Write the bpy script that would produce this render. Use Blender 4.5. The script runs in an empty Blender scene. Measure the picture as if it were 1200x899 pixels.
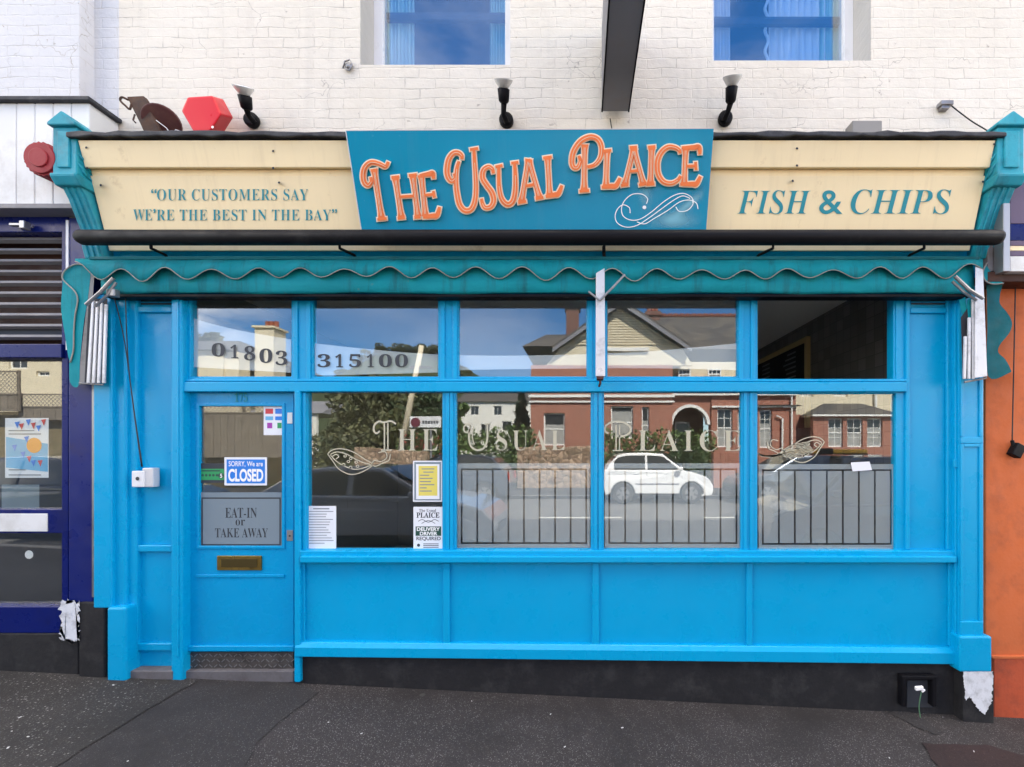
import bpy, bmesh, math, random
import numpy as np
from mathutils import Vector, Matrix

random.seed(7); rng = np.random.default_rng(7)
sc = bpy.context.scene
COL = sc.collection

# ---------------------------------------------------------------- camera, sky, sun, exposure
F, CX, CY, CD, CH = 512.0, 680.0, 526.0, 3.2, 1.65      # focal length and vanishing point in photo pixels, metres to the shop, eye height
cam = bpy.data.cameras.new('camera'); cam.sensor_width = 36; cam.lens = F/1200*36
cam.shift_x = (600-CX)/1200; cam.shift_y = (CY-449.5)/1200
cam.clip_start = 0.05; cam.clip_end = 2000
co = bpy.data.objects.new('camera', cam); COL.objects.link(co)
co.location = (0, -CD, CH); co.rotation_euler = (math.radians(90), 0, 0); sc.camera = co

SUN_EL, SUN_AZ = math.radians(46), math.radians(24)      # azimuth from +Y (behind the shop) towards +X
sun_dir = Vector((math.sin(SUN_AZ)*math.cos(SUN_EL), math.cos(SUN_AZ)*math.cos(SUN_EL), math.sin(SUN_EL)))
w = bpy.data.worlds.new('World'); sc.world = w; w.use_nodes = True
wn, wl = w.node_tree.nodes, w.node_tree.links
sky = wn.new('ShaderNodeTexSky'); sky.sky_type = 'NISHITA'; sky.sun_disc = False
sky.sun_elevation = SUN_EL; sky.sun_rotation = SUN_AZ; sky.air_density = .75; sky.dust_density = 0.1; sky.ozone_density = 2.0
tc = wn.new('ShaderNodeTexCoord'); mp = wn.new('ShaderNodeMapping'); mp.inputs['Scale'].default_value = (1.0, 1.0, 2.6)
mp.inputs['Location'].default_value = (0.35, 0.2, 0.1)
cn = wn.new('ShaderNodeTexNoise'); cn.inputs['Scale'].default_value = 2.1; cn.inputs['Detail'].default_value = 8; cn.inputs['Roughness'].default_value = .55
cr = wn.new('ShaderNodeValToRGB'); cr.color_ramp.elements[0].position = .44; cr.color_ramp.elements[1].position = .66
cm = wn.new('ShaderNodeMix'); cm.data_type = 'RGBA'
cm.inputs[7].default_value = (34, 29.5, 23.5, 1)  # bright warm clouds added overhead and at the sides to light the shopfront
wl.new(tc.outputs['Generated'], mp.inputs['Vector']); wl.new(mp.outputs[0], cn.inputs['Vector']); wl.new(cn.outputs[0], cr.inputs[0])
hs_ = wn.new('ShaderNodeHueSaturation'); hs_.inputs['Saturation'].default_value = 1.3; wl.new(sky.outputs[0], hs_.inputs['Color'])
sx_ = wn.new('ShaderNodeSeparateXYZ'); wl.new(tc.outputs['Generated'], sx_.inputs[0])
def sm_(src, lo_, hi2):
    n = wn.new('ShaderNodeMapRange'); n.interpolation_type = 'SMOOTHSTEP'; n.inputs['From Min'].default_value = lo_; n.inputs['From Max'].default_value = hi2
    wl.new(src, n.inputs['Value']); return n.outputs[0]
ab_ = wn.new('ShaderNodeMath'); ab_.operation = 'ABSOLUTE'; wl.new(sx_.outputs[0], ab_.inputs[0])
mx2 = wn.new('ShaderNodeMath'); mx2.operation = 'MAXIMUM'; wl.new(sm_(sx_.outputs[2], .76, .9), mx2.inputs[0]); wl.new(sm_(ab_.outputs[0], .5, .75), mx2.inputs[1])
hi_ = wn.new('ShaderNodeMath'); hi_.operation = 'MAXIMUM'; wl.new(mx2.outputs[0], hi_.inputs[0]); hi_.inputs[1].default_value = .05
mu_ = wn.new('ShaderNodeMath'); mu_.operation = 'MULTIPLY'; wl.new(cr.outputs[0], mu_.inputs[0]); wl.new(hi_.outputs[0], mu_.inputs[1])
wl.new(mu_.outputs[0], cm.inputs[0]); wl.new(hs_.outputs[0], cm.inputs[6]); wl.new(cm.outputs[2], wn['Background'].inputs[0])
wn['Background'].inputs[1].default_value = 0.12
sl = bpy.data.lights.new('sun', 'SUN'); sl.energy = 5.0; sl.angle = math.radians(.5); sl.color = (1, .95, .87)
so = bpy.data.objects.new('sun', sl); COL.objects.link(so); so.rotation_euler = (-sun_dir).to_track_quat('-Z', 'Y').to_euler()
so.location = (0, 10, 30)
sc.view_settings.view_transform = 'Standard'; sc.view_settings.look = 'None'
sc.view_settings.exposure = 1.97; sc.view_settings.gamma = 1; sc.view_settings.use_curve_mapping = False
sc.render.engine = 'CYCLES'
sc.cycles.use_denoising = True; sc.cycles.transparent_max_bounces = 24; sc.cycles.max_bounces = 10; sc.cycles.diffuse_bounces = 5
sc.cycles.glossy_bounces = 5; sc.cycles.sample_clamp_indirect = 8

# ---------------------------------------------------------------- helpers
def P(px, py, Y):
    D = CD+Y
    return Vector(((px-CX)/F*D, Y, CH-(py-CY)/F*D))
def Q(px, py, Yv):                                        # a thing seen mirrored in the glass: its real place across the street
    p = P(px, py, Yv); p.y = -Yv; return p
def plane_at(Y): return lambda px, py, o=0.0: P(px, py, Y-o)

class MB:
    def __init__(s): s.v = []; s.f = []
    def add(s, vs, fs):
        n = len(s.v); s.v += [tuple(v) for v in vs]; s.f += [tuple(i+n for i in f) for f in fs]; return s
    def box(s, a, b):
        (x0, y0, z0), (x1, y1, z1) = [min(a[i], b[i]) for i in range(3)], [max(a[i], b[i]) for i in range(3)]
        return s.add([(x0,y0,z0),(x1,y0,z0),(x1,y1,z0),(x0,y1,z0),(x0,y0,z1),(x1,y0,z1),(x1,y1,z1),(x0,y1,z1)],
                     [(0,3,2,1),(4,5,6,7),(0,1,5,4),(1,2,6,5),(2,3,7,6),(3,0,4,7)])
    def obox(s, c, dims, mat):
        hx, hy, hz = dims[0]/2, dims[1]/2, dims[2]/2
        vs = [Vector(c)+mat@Vector((x,y,z)) for z in (-hz,hz) for x,y in ((-hx,-hy),(hx,-hy),(hx,hy),(-hx,hy))]
        return s.add(vs, [(0,3,2,1),(4,5,6,7),(0,1,5,4),(1,2,6,5),(2,3,7,6),(3,0,4,7)])
    def rect(s, x0, y0, x1, y1, Yf, Yb):                  # photo-pixel rectangle on the plane Y=Yf, running straight back to Yb
        a, b = P(x0, y1, Yf), P(x1, y0, Yf)
        return s.box((a.x, Yf, a.z), (b.x, Yb, b.z))
    def prism(s, pts, ext):                               # planar polygon (3D points) swept by the vector ext
        n = len(pts); ext = Vector(ext)
        vs = [Vector(p) for p in pts]+[Vector(p)+ext for p in pts]
        return s.add(vs, [tuple(range(n)), tuple(range(2*n-1, n-1, -1))]+[(i, i+n, (i+1)%n+n, (i+1)%n) for i in range(n)])
    def tube(s, pts, r, n=8, cap=True):
        pts = [Vector(p) for p in pts]; rs = r if isinstance(r, (list, tuple)) else [r]*len(pts)
        base = len(s.v); t0 = (pts[1]-pts[0]).normalized()
        nrm = t0.orthogonal().normalized()
        for i, p in enumerate(pts):
            t = (pts[min(i+1, len(pts)-1)]-pts[max(i-1, 0)]).normalized()
            nrm = (nrm-t*nrm.dot(t)); nrm = nrm.normalized() if nrm.length > 1e-6 else t.orthogonal().normalized()
            b = t.cross(nrm)
            for k in range(n):
                a = 2*math.pi*k/n; s.v.append(tuple(p+(nrm*math.cos(a)+b*math.sin(a))*rs[i]))
        for i in range(len(pts)-1):
            for k in range(n):
                a, b2 = base+i*n+k, base+i*n+(k+1)%n; s.f.append((a, b2, b2+n, a+n))
        if cap: s.f.append(tuple(base+k for k in range(n-1, -1, -1))); s.f.append(tuple(base+(len(pts)-1)*n+k for k in range(n)))
        return s
    def grid(s, xs, zs, holes, Yf, Yb):                   # wall slab with rectangular holes (x0,z0,x1,z1)
        xs = sorted(set([round(x, 5) for x in xs]+[round(h[i], 5) for h in holes for i in (0, 2)]))
        zs = sorted(set([round(z, 5) for z in zs]+[round(h[i], 5) for h in holes for i in (1, 3)]))
        def solid(i, j):
            if not (0 <= i < len(xs)-1 and 0 <= j < len(zs)-1): return False
            cx, cz = (xs[i]+xs[i+1])/2, (zs[j]+zs[j+1])/2
            return not any(h[0] < cx < h[2] and h[1] < cz < h[3] for h in holes)
        idx = {}
        def V(i, j, k):
            if (i, j, k) not in idx: idx[(i, j, k)] = len(s.v); s.v.append((xs[i], (Yf, Yb)[k], zs[j]))
            return idx[(i, j, k)]
        for i in range(len(xs)-1):
            for j in range(len(zs)-1):
                if not solid(i, j): continue
                s.f.append((V(i,j,0), V(i+1,j,0), V(i+1,j+1,0), V(i,j+1,0)))
                s.f.append((V(i,j,1), V(i,j+1,1), V(i+1,j+1,1), V(i+1,j,1)))
                if not solid(i-1, j): s.f.append((V(i,j,0), V(i,j+1,0), V(i,j+1,1), V(i,j,1)))
                if not solid(i+1, j): s.f.append((V(i+1,j,0), V(i+1,j,1), V(i+1,j+1,1), V(i+1,j+1,0)))
                if not solid(i, j-1): s.f.append((V(i,j,0), V(i,j,1), V(i+1,j,1), V(i+1,j,0)))
                if not solid(i, j+1): s.f.append((V(i,j+1,0), V(i+1,j+1,0), V(i+1,j+1,1), V(i,j+1,1)))
        return s
    def pgrid(s, x0, y0, x1, y1, holes, Yf, Yb):          # the same in photo pixels
        def c(r): a, b = P(r[0], r[3], Yf), P(r[2], r[1], Yf); return (a.x, a.z, b.x, b.z)
        o = c((x0, y0, x1, y1))
        return s.grid([o[0], o[2]], [o[1], o[3]], [c(h) for h in holes], Yf, Yb)
    def ribbon(s, pts, wid, pl, o0, o1, res=6, taper=None):   # a stroke drawn on a surface: pts in photo pixels, o0..o1 its depth off the surface
        pts = spline(pts, res) if len(pts) > 2 else [tuple(np.array(pts[0])*(1-t)+np.array(pts[1])*t) for t in np.linspace(0, 1, 9)]
        n = len(pts); L, R = [], []
        for i, p in enumerate(pts):
            a, b = pts[max(i-1, 0)], pts[min(i+1, n-1)]
            dx, dy = b[0]-a[0], b[1]-a[1]; l = math.hypot(dx, dy) or 1
            wd = wid*(taper(i/(n-1)) if taper else 1)/2
            L.append((p[0]-dy/l*wd, p[1]+dx/l*wd)); R.append((p[0]+dy/l*wd, p[1]-dx/l*wd))
        base = len(s.v)
        for i in range(n):
            for (q, o) in ((L[i], o0), (R[i], o0), (R[i], o1), (L[i], o1)): s.v.append(tuple(pl(q[0], q[1], o)))
        for i in range(n-1):
            for k in range(4):
                a, b = base+4*i+k, base+4*i+(k+1)%4; s.f.append((a, b, b+4, a+4))
        s.f.append((base, base+1, base+2, base+3)); e = base+4*(n-1); s.f.append((e+3, e+2, e+1, e))
        return s
    def disc(s, c, r, pl, o0, o1, n=16):
        a = [(c[0]+r*math.cos(2*math.pi*k/n), c[1]+r*math.sin(2*math.pi*k/n)) for k in range(n)]
        return s.add([pl(x, y, o1) for x, y in a]+[pl(x, y, o0) for x, y in a],
                     [tuple(range(n))]+[(i, i+n, (i+1)%n+n, (i+1)%n) for i in range(n)])
    def prect(s, x0, y0, x1, y1, pl, o0, o1):             # a thin slab on a surface
        c = [(x0,y1),(x1,y1),(x1,y0),(x0,y0)]
        return s.add([pl(x, y, o1) for x, y in c]+[pl(x, y, o0) for x, y in c],
                     [(0,1,2,3),(7,6,5,4)]+[(i, i+4, (i+1)%4+4, (i+1)%4) for i in range(4)])
    def poly(s, pts, pl, o0, o1):
        n = len(pts)
        return s.add([pl(x, y, o1) for x, y in pts]+[pl(x, y, o0) for x, y in pts],
                     [tuple(range(n)), tuple(range(2*n-1, n-1, -1))]+[(i, i+n, (i+1)%n+n, (i+1)%n) for i in range(n)])
    def build_split(s, name, mat, parent, bevel=0, nv=8):   # one part per piece
        for i in range(0, len(s.v), nv):
            m = MB(); m.v = s.v[i:i+nv]; m.f = [tuple(k-i for k in f) for f in s.f if i <= f[0] < i+nv]; o = m.build(name, mat, parent, bevel)
        return o
    def build(s, name, mat, parent=None, bevel=0, smooth=False, seg=2, fix=True):
        me = bpy.data.meshes.new(name); me.from_pydata(s.v, [], s.f)
        if fix:
            bm = bmesh.new(); bm.from_mesh(me); bmesh.ops.recalc_face_normals(bm, faces=bm.faces); bm.to_mesh(me); bm.free()
        me.materials.append(mat); me.update()
        o = bpy.data.objects.new(name, me); COL.objects.link(o)
        if parent: put(o, parent)
        if smooth: me.polygons.foreach_set('use_smooth', [True]*len(me.polygons))
        if bevel:
            m = o.modifiers.new('bevel', 'BEVEL'); m.width = bevel; m.segments = seg; m.limit_method = 'ANGLE'; m.angle_limit = math.radians(40)
        return o

def spline(pts, res=6):
    out = []; n = len(pts); pts = [np.array(p, float) for p in pts]
    for i in range(n-1):
        p0, p1, p2, p3 = pts[max(i-1, 0)], pts[i], pts[i+1], pts[min(i+2, n-1)]
        for k in range(res):
            t = k/res; out.append(tuple(.5*((2*p1)+(-p0+p2)*t+(2*p0-5*p1+4*p2-p3)*t*t+(-p0+3*p1-3*p2+p3)*t**3)))
    out.append(tuple(pts[-1])); return out

def put(o, parent):
    o.parent = parent
    l = parent.location; pp = parent.parent
    off = Vector(l)+(Vector(pp.location) if pp else Vector())
    if o.type == 'MESH' and o.data.users == 1 and not o.get('placed'):
        o.data.transform(Matrix.Translation(-off)) if parent.type == 'EMPTY' or off.length else None
def tag(o, label=None, cat=None, group=None, kind=None):
    for k, v in (('label', label), ('category', cat), ('group', group), ('kind', kind)):
        if v: o[k] = v
    return o
def thing(name, label, cat, loc=(0, 0, 0), group=None, kind=None):
    o = bpy.data.objects.new(name, None); COL.objects.link(o); o.location = loc; o.empty_display_size = .1
    return tag(o, label, cat, group, kind)
def copy_tree(o, parent=None):
    c = o.copy(); COL.objects.link(c)
    if parent: c.parent = parent
    for ch in list(o.children): copy_tree(ch, c)
    return c

# ---- text: converted to a mesh and laid on a surface inside a photo-pixel rectangle
def serif(s): return ''.join(chr(0x1D400+ord(c)-65) if 'A' <= c <= 'Z' else chr(0x1D41A+ord(c)-97) if 'a' <= c <= 'z' else chr(0x1D7CE+int(c)) if c.isdigit() else c for c in s)
def ital(s): return ''.join(chr(0x1D468+ord(c)-65) if 'A' <= c <= 'Z' else chr(0x1D482+ord(c)-97) if 'a' <= c <= 'z' else c for c in s)
def text_into(mb, body, rect, pl, o0=.001, depth=.001, offset=0.0, spacing=1.0):
    cu = bpy.data.curves.new('t', 'FONT'); cu.body = body; cu.size = 1; cu.extrude = .5; cu.offset = offset; cu.resolution_u = 5; cu.space_character = spacing
    ob = bpy.data.objects.new('t', cu); COL.objects.link(ob)
    dg = bpy.context.evaluated_depsgraph_get(); me = bpy.data.meshes.new_from_object(ob.evaluated_get(dg))
    v = np.array([x.co[:] for x in me.vertices]); fs = [tuple(p.vertices) for p in me.polygons]
    bpy.data.objects.remove(ob); bpy.data.curves.remove(cu); bpy.data.meshes.remove(me)
    lo, hi = v.min(0), v.max(0); x0, y0, x1, y1 = rect
    u = (v-lo)/np.maximum(hi-lo, 1e-6)
    mb.add([pl(x0+a[0]*(x1-x0), y1-a[1]*(y1-y0), o0+a[2]*depth) for a in u], fs)
    return mb

# ---------------------------------------------------------------- materials
def new_mat(name):
    m = bpy.data.materials.new(name); m.use_nodes = True; nt = m.node_tree
    return m, nt, nt.nodes['Principled BSDF']
def nd(nt, t, **kw):
    n = nt.nodes.new(t)
    for k, v in kw.items():
        if k.startswith('i_'): n.inputs[k[2:].replace('_', ' ')].default_value = v
        else: setattr(n, k, v)
    return n
def world_uv(nt, vertical=True):
    g = nd(nt, 'ShaderNodeNewGeometry'); 
    if not vertical: return g.outputs['Position']
    s = nd(nt, 'ShaderNodeSeparateXYZ'); c = nd(nt, 'ShaderNodeCombineXYZ')
    a = nd(nt, 'ShaderNodeMath', operation='ADD'); nt.links.new(s.outputs[0], a.inputs[0]); nt.links.new(s.outputs[1], a.inputs[1])
    nt.links.new(g.outputs['Position'], s.inputs[0]); nt.links.new(a.outputs[0], c.inputs[0]); nt.links.new(s.outputs[2], c.inputs[1])
    return c.outputs[0]
def mixc(nt, fac, a, b, blend='MIX'):
    m = nd(nt, 'ShaderNodeMix', data_type='RGBA', blend_type=blend)
    for i, x in ((0, fac), (6, a), (7, b)):
        if hasattr(x, 'is_linked'): nt.links.new(x, m.inputs[i])
        else: m.inputs[i].default_value = x if i == 0 else (*x[:3], 1)
    return m.outputs[2]
def ramp(nt, src, p0, p1, c0=(0, 0, 0), c1=(1, 1, 1)):
    r = nd(nt, 'ShaderNodeValToRGB'); e = r.color_ramp.elements
    e[0].position, e[1].position = p0, p1; e[0].color, e[1].color = (*c0, 1), (*c1, 1)
    nt.links.new(src, r.inputs[0]); return r.outputs[0]
def noise(nt, vec, scale, detail=4, rough=.55, dist=0):
    n = nd(nt, 'ShaderNodeTexNoise'); n.inputs['Scale'].default_value = scale; n.inputs['Detail'].default_value = detail
    n.inputs['Roughness'].default_value = rough; n.inputs['Distortion'].default_value = dist
    if vec is not None: nt.links.new(vec, n.inputs['Vector'])
    return n.outputs[0]
def bump(nt, b, h, strength, dist=.01, prev=None):
    n = nd(nt, 'ShaderNodeBump'); n.inputs['Strength'].default_value = strength; n.inputs['Distance'].default_value = dist
    nt.links.new(h, n.inputs['Height'])
    if prev is not None: nt.links.new(prev, n.inputs['Normal'])
    nt.links.new(n.outputs[0], b.inputs['Normal']); return n.outputs[0]

def paint(name, col, rough=.4, var=.12, dirt=0.0, dirtcol=(.05, .045, .04), bumpy=.06, metallic=0, dscale=3.0, coat=0, grain=60, spec=.28):
    m, nt, b = new_mat(name); v = world_uv(nt, False)
    n = noise(nt, v, 2.2, 5)
    c = mixc(nt, n, [x*(1-var) for x in col], [min(1, x*(1+var)) for x in col])
    if dirt:
        d = ramp(nt, noise(nt, v, dscale, 9, .68), .62-.2*dirt, .78)
        c = mixc(nt, d, c, mixc(nt, .75, c, dirtcol))
    nt.links.new(c, b.inputs['Base Color']); b.inputs['Metallic'].default_value = metallic
    r = ramp(nt, noise(nt, v, 9, 4), .3, .75, (rough*.75,)*3, (min(1, rough*1.3),)*3); nt.links.new(r, b.inputs['Roughness'])
    if bumpy: bump(nt, b, noise(nt, v, grain, 3), bumpy, .004)
    b.inputs['Specular IOR Level'].default_value = spec
    if coat: b.inputs['Coat Weight'].default_value = coat
    return m
def plain(name, col, rough=.5, metallic=0, emit=0):
    m, nt, b = new_mat(name); b.inputs['Base Color'].default_value = (*col, 1); b.inputs['Roughness'].default_value = rough; b.inputs['Metallic'].default_value = metallic
    return m
def glass(name, f0=.12, tint=(1, 1, 1), rough=0.0, wav=.0):
    m = bpy.data.materials.new(name); m.use_nodes = True; nt = m.node_tree; nt.nodes.clear()
    out = nd(nt, 'ShaderNodeOutputMaterial'); mx = nd(nt, 'ShaderNodeMixShader'); t = nd(nt, 'ShaderNodeBsdfTransparent'); g = nd(nt, 'ShaderNodeBsdfGlossy')
    t.inputs[0].default_value = (*tint, 1); g.inputs[0].default_value = (1, 1, 1, 1); g.inputs['Roughness'].default_value = rough
    lw = nd(nt, 'ShaderNodeLayerWeight'); pw = nd(nt, 'ShaderNodeMath', operation='POWER'); pw.inputs[1].default_value = 5
    ml = nd(nt, 'ShaderNodeMath', operation='MULTIPLY_ADD'); ml.inputs[1].default_value = 1-f0; ml.inputs[2].default_value = f0
    nt.links.new(lw.outputs['Facing'], pw.inputs[0]); nt.links.new(pw.outputs[0], ml.inputs[0]); nt.links.new(ml.outputs[0], mx.inputs[0])
    if wav:
        bn = nd(nt, 'ShaderNodeBump'); bn.inputs['Strength'].default_value = wav; bn.inputs['Distance'].default_value = .01
        nt.links.new(noise(nt, world_uv(nt, False), 1.6, 2), bn.inputs['Height']); nt.links.new(bn.outputs[0], g.inputs['Normal'])
    nt.links.new(t.outputs[0], mx.inputs[1]); nt.links.new(g.outputs[0], mx.inputs[2]); nt.links.new(mx.outputs[0], out.inputs[0])
    return m
def film(name, col, opacity):
    m = bpy.data.materials.new(name); m.use_nodes = True; nt = m.node_tree; nt.nodes.clear()
    out = nd(nt, 'ShaderNodeOutputMaterial'); mx = nd(nt, 'ShaderNodeMixShader'); t = nd(nt, 'ShaderNodeBsdfTransparent'); g = nd(nt, 'ShaderNodeBsdfDiffuse')
    g.inputs[0].default_value = (*col, 1); mx.inputs[0].default_value = opacity
    nt.links.new(t.outputs[0], mx.inputs[1]); nt.links.new(g.outputs[0], mx.inputs[2]); nt.links.new(mx.outputs[0], out.inputs[0])
    return m
def painted_brick(name, c0, c1, mortar_dark=.8, stain=.3):
    m, nt, b = new_mat(name); v = world_uv(nt)
    nv = nd(nt, 'ShaderNodeTexNoise'); nv.inputs['Scale'].default_value = 5; nv.inputs['Detail'].default_value = 3; nt.links.new(v, nv.inputs['Vector'])
    off = nd(nt, 'ShaderNodeVectorMath', operation='SCALE'); off.inputs['Scale'].default_value = .04; nt.links.new(nv.outputs['Color'], off.inputs[0])
    ad = nd(nt, 'ShaderNodeVectorMath', operation='ADD'); nt.links.new(v, ad.inputs[0]); nt.links.new(off.outputs[0], ad.inputs[1])
    br = nd(nt, 'ShaderNodeTexBrick'); br.offset = .5
    for k, x in (('Scale', 1.0), ('Mortar Size', .0055), ('Mortar Smooth', .7), ('Brick Width', .225), ('Row Height', .075), ('Bias', 0)): br.inputs[k].default_value = x
    br.inputs['Color1'].default_value = (1, 1, 1, 1); br.inputs['Color2'].default_value = (.82, .82, .82, 1); br.inputs['Mortar'].default_value = (0, 0, 0, 1)
    nt.links.new(ad.outputs[0], br.inputs['Vector'])
    big = noise(nt, v, 1.1, 6, .6); c = mixc(nt, ramp(nt, big, .3, .7), c0, c1)
    gate = ramp(nt, noise(nt, v, 3.1, 7, .8), .47, .66)
    mm = nd(nt, 'ShaderNodeMath', operation='MULTIPLY'); nt.links.new(br.outputs['Fac'], mm.inputs[0]); nt.links.new(gate, mm.inputs[1])
    m2 = nd(nt, 'ShaderNodeMath', operation='MULTIPLY'); nt.links.new(mm.outputs[0], m2.inputs[0]); m2.inputs[1].default_value = mortar_dark
    c = mixc(nt, m2.outputs[0], c, (.40, .37, .33))
    # hairline cracks and chips in the paint
    chips = ramp(nt, noise(nt, v, 16, 8, .72), .635, .68)
    c = mixc(nt, chips, c, (.34, .30, .26))
    wv = nd(nt, 'ShaderNodeTexVoronoi', feature='DISTANCE_TO_EDGE'); wv.inputs['Scale'].default_value = 2.3
    wv2 = nd(nt, 'ShaderNodeVectorMath', operation='ADD'); wsc = nd(nt, 'ShaderNodeVectorMath', operation='SCALE'); wsc.inputs['Scale'].default_value = .35
    nt.links.new(nv.outputs['Color'], wsc.inputs[0]); nt.links.new(v, wv2.inputs[0]); nt.links.new(wsc.outputs[0], wv2.inputs[1]); nt.links.new(wv2.outputs[0], wv.inputs['Vector'])
    ck = nd(nt, 'ShaderNodeMath', operation='MULTIPLY'); nt.links.new(ramp(nt, wv.outputs['Distance'], .0, .006, (1, 1, 1), (0, 0, 0)), ck.inputs[0]); nt.links.new(ramp(nt, noise(nt, v, 1.7, 3), .52, .6), ck.inputs[1])
    c = mixc(nt, ck.outputs[0], c, (.33, .30, .27))
    smp = nd(nt, 'ShaderNodeMapping'); smp.inputs['Scale'].default_value = (7, .55, 1); nt.links.new(v, smp.inputs[0])
    rs = nd(nt, 'ShaderNodeMath', operation='MULTIPLY'); nt.links.new(ramp(nt, noise(nt, smp.outputs[0], 1.0, 6, .6), .55, .8), rs.inputs[0]); rs.inputs[1].default_value = .35
    c = mixc(nt, rs.outputs[0], c, (.47, .44, .40))
    st = ramp(nt, noise(nt, v, .8, 8, .65, .8), .55, .8); ms = nd(nt, 'ShaderNodeMath', operation='MULTIPLY'); nt.links.new(st, ms.inputs[0]); ms.inputs[1].default_value = stain
    c = mixc(nt, ms.outputs[0], c, (.55, .49, .42))
    nt.links.new(c, b.inputs['Base Color']); b.inputs['Roughness'].default_value = .6
    p = bump(nt, b, br.outputs['Color'], .32, .009)
    p = bump(nt, b, noise(nt, v, 14, 6, .6), .5, .012, p)
    bump(nt, b, noise(nt, v, 130, 3), .2, .003, p)
    return m
def brick(name, c1, c2, mortar):
    m, nt, b = new_mat(name); v = world_uv(nt)
    br = nd(nt, 'ShaderNodeTexBrick'); br.offset = .5
    for k, x in (('Scale', 1.0), ('Mortar Size', .008), ('Brick Width', .225), ('Row Height', .075)): br.inputs[k].default_value = x
    br.inputs['Color1'].default_value = (*c1, 1); br.inputs['Color2'].default_value = (*c2, 1); br.inputs['Mortar'].default_value = (*mortar, 1)
    nt.links.new(v, br.inputs['Vector'])
    c = mixc(nt, .5, br.outputs['Color'], mixc(nt, noise(nt, v, 1.4, 6), [x*.5 for x in c1], [x*1.5 for x in c2]))
    nt.links.new(c, b.inputs['Base Color']); b.inputs['Roughness'].default_value = .85; return m
def asphalt(name, base, speck, thr, scale, warm=(0, 0, 0), rough=.85, patch=.35):
    m, nt, b = new_mat(name); v = world_uv(nt, False)
    c = mixc(nt, ramp(nt, noise(nt, v, 1.3, 7, .65), .3, .72), [x*(1-patch) for x in base], [x*(1+patch) for x in base])
    for s, t, k in ((scale, thr, 1.0), (scale*2.3, thr-.03, .6)):
        vo = nd(nt, 'ShaderNodeTexVoronoi'); vo.inputs['Scale'].default_value = s; nt.links.new(v, vo.inputs['Vector'])
        sp = nd(nt, 'ShaderNodeSeparateColor'); nt.links.new(vo.outputs['Color'], sp.inputs[0])
        f = ramp(nt, sp.outputs[0], t, min(.999, t+.12)); d = ramp(nt, vo.outputs['Distance'], .25, .5, (1, 1, 1), (0, 0, 0))
        mu = nd(nt, 'ShaderNodeMath', operation='MULTIPLY'); nt.links.new(f, mu.inputs[0]); nt.links.new(d, mu.inputs[1])
        m2 = nd(nt, 'ShaderNodeMath', operation='MULTIPLY'); nt.links.new(mu.outputs[0], m2.inputs[0]); m2.inputs[1].default_value = k
        c = mixc(nt, m2.outputs[0], c, speck)
    c = mixc(nt, ramp(nt, noise(nt, v, .9, 8, .7, .6), .48, .66), c, [x*.62 for x in base])
    gv = nd(nt, 'ShaderNodeTexVoronoi'); gv.inputs['Scale'].default_value = 3.1; nt.links.new(v, gv.inputs['Vector']); gs = nd(nt, 'ShaderNodeSeparateColor'); nt.links.new(gv.outputs['Color'], gs.inputs[0])
    gm = nd(nt, 'ShaderNodeMath', operation='MULTIPLY'); nt.links.new(ramp(nt, gv.outputs['Distance'], .05, .075, (1, 1, 1), (0, 0, 0)), gm.inputs[0]); nt.links.new(ramp(nt, gs.outputs[1], .6, .65), gm.inputs[1])
    c = mixc(nt, gm.outputs[0], c, [x*.4+.035 for x in base])
    lit = ramp(nt, noise(nt, v, 3.3, 9, .75), .72, .80); c = mixc(nt, lit, c, [x*.35 for x in base])
    nt.links.new(c, b.inputs['Base Color']); b.inputs['Roughness'].default_value = rough
    p = bump(nt, b, noise(nt, v, scale*.9, 3, .7), .7, .006); bump(nt, b, noise(nt, v, 5, 4), .4, .02, p)
    return m
def leafmat(name, a, bcol):
    m, nt, b = new_mat(name); g = nd(nt, 'ShaderNodeNewGeometry')
    c = mixc(nt, ramp(nt, g.outputs['Random Per Island'], 0, 1), a, bcol); nt.links.new(c, b.inputs['Base Color']); b.inputs['Roughness'].default_value = .6
    return m

M = {}
BLUE = (.0003, .335, .625)
def gloss(name, col, rough):
    m, nt, b = new_mat(name); g = nd(nt, 'ShaderNodeNewGeometry'); v = g.outputs['Position']
    def st(sx, sz):
        q = nd(nt, 'ShaderNodeMapping'); q.inputs['Scale'].default_value = (sx, sx, sz); nt.links.new(v, q.inputs[0]); return q.outputs[0]
    c = mixc(nt, noise(nt, v, 1.7, 4), [x*.94 for x in col], [x*1.06 for x in col])
    run = ramp(nt, noise(nt, st(10, .9), 1.2, 7, .62), .60, .78)                  # old rain runs
    k1 = nd(nt, 'ShaderNodeMath', operation='MULTIPLY'); nt.links.new(run, k1.inputs[0]); k1.inputs[1].default_value = .10; c = mixc(nt, k1.outputs[0], c, (col[0]+.02, col[1]*.62, col[2]*.55))
    scuff = ramp(nt, noise(nt, v, 26, 9, .8), .695, .715); gate = ramp(nt, noise(nt, v, 2.3, 4), .5, .62)
    k2 = nd(nt, 'ShaderNodeMath', operation='MULTIPLY'); nt.links.new(scuff, k2.inputs[0]); nt.links.new(gate, k2.inputs[1]); c = mixc(nt, k2.outputs[0], c, (.05, .13, .19))
    nt.links.new(c, b.inputs['Base Color']); b.inputs['Specular IOR Level'].default_value = .3
    nt.links.new(ramp(nt, noise(nt, v, 7, 5), .3, .7, (rough*.8,)*3, (rough*1.4,)*3), b.inputs['Roughness'])
    p = bump(nt, b, noise(nt, st(60, 9), 1, 3), .02, .003); bump(nt, b, noise(nt, v, 6, 3), .12, .006, p); return m
M['blue'] = gloss('blue_gloss_paint', BLUE, .28)
M['blue_door'] = gloss('blue_door_paint', (.0003, .30, .60), .26)
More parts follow.
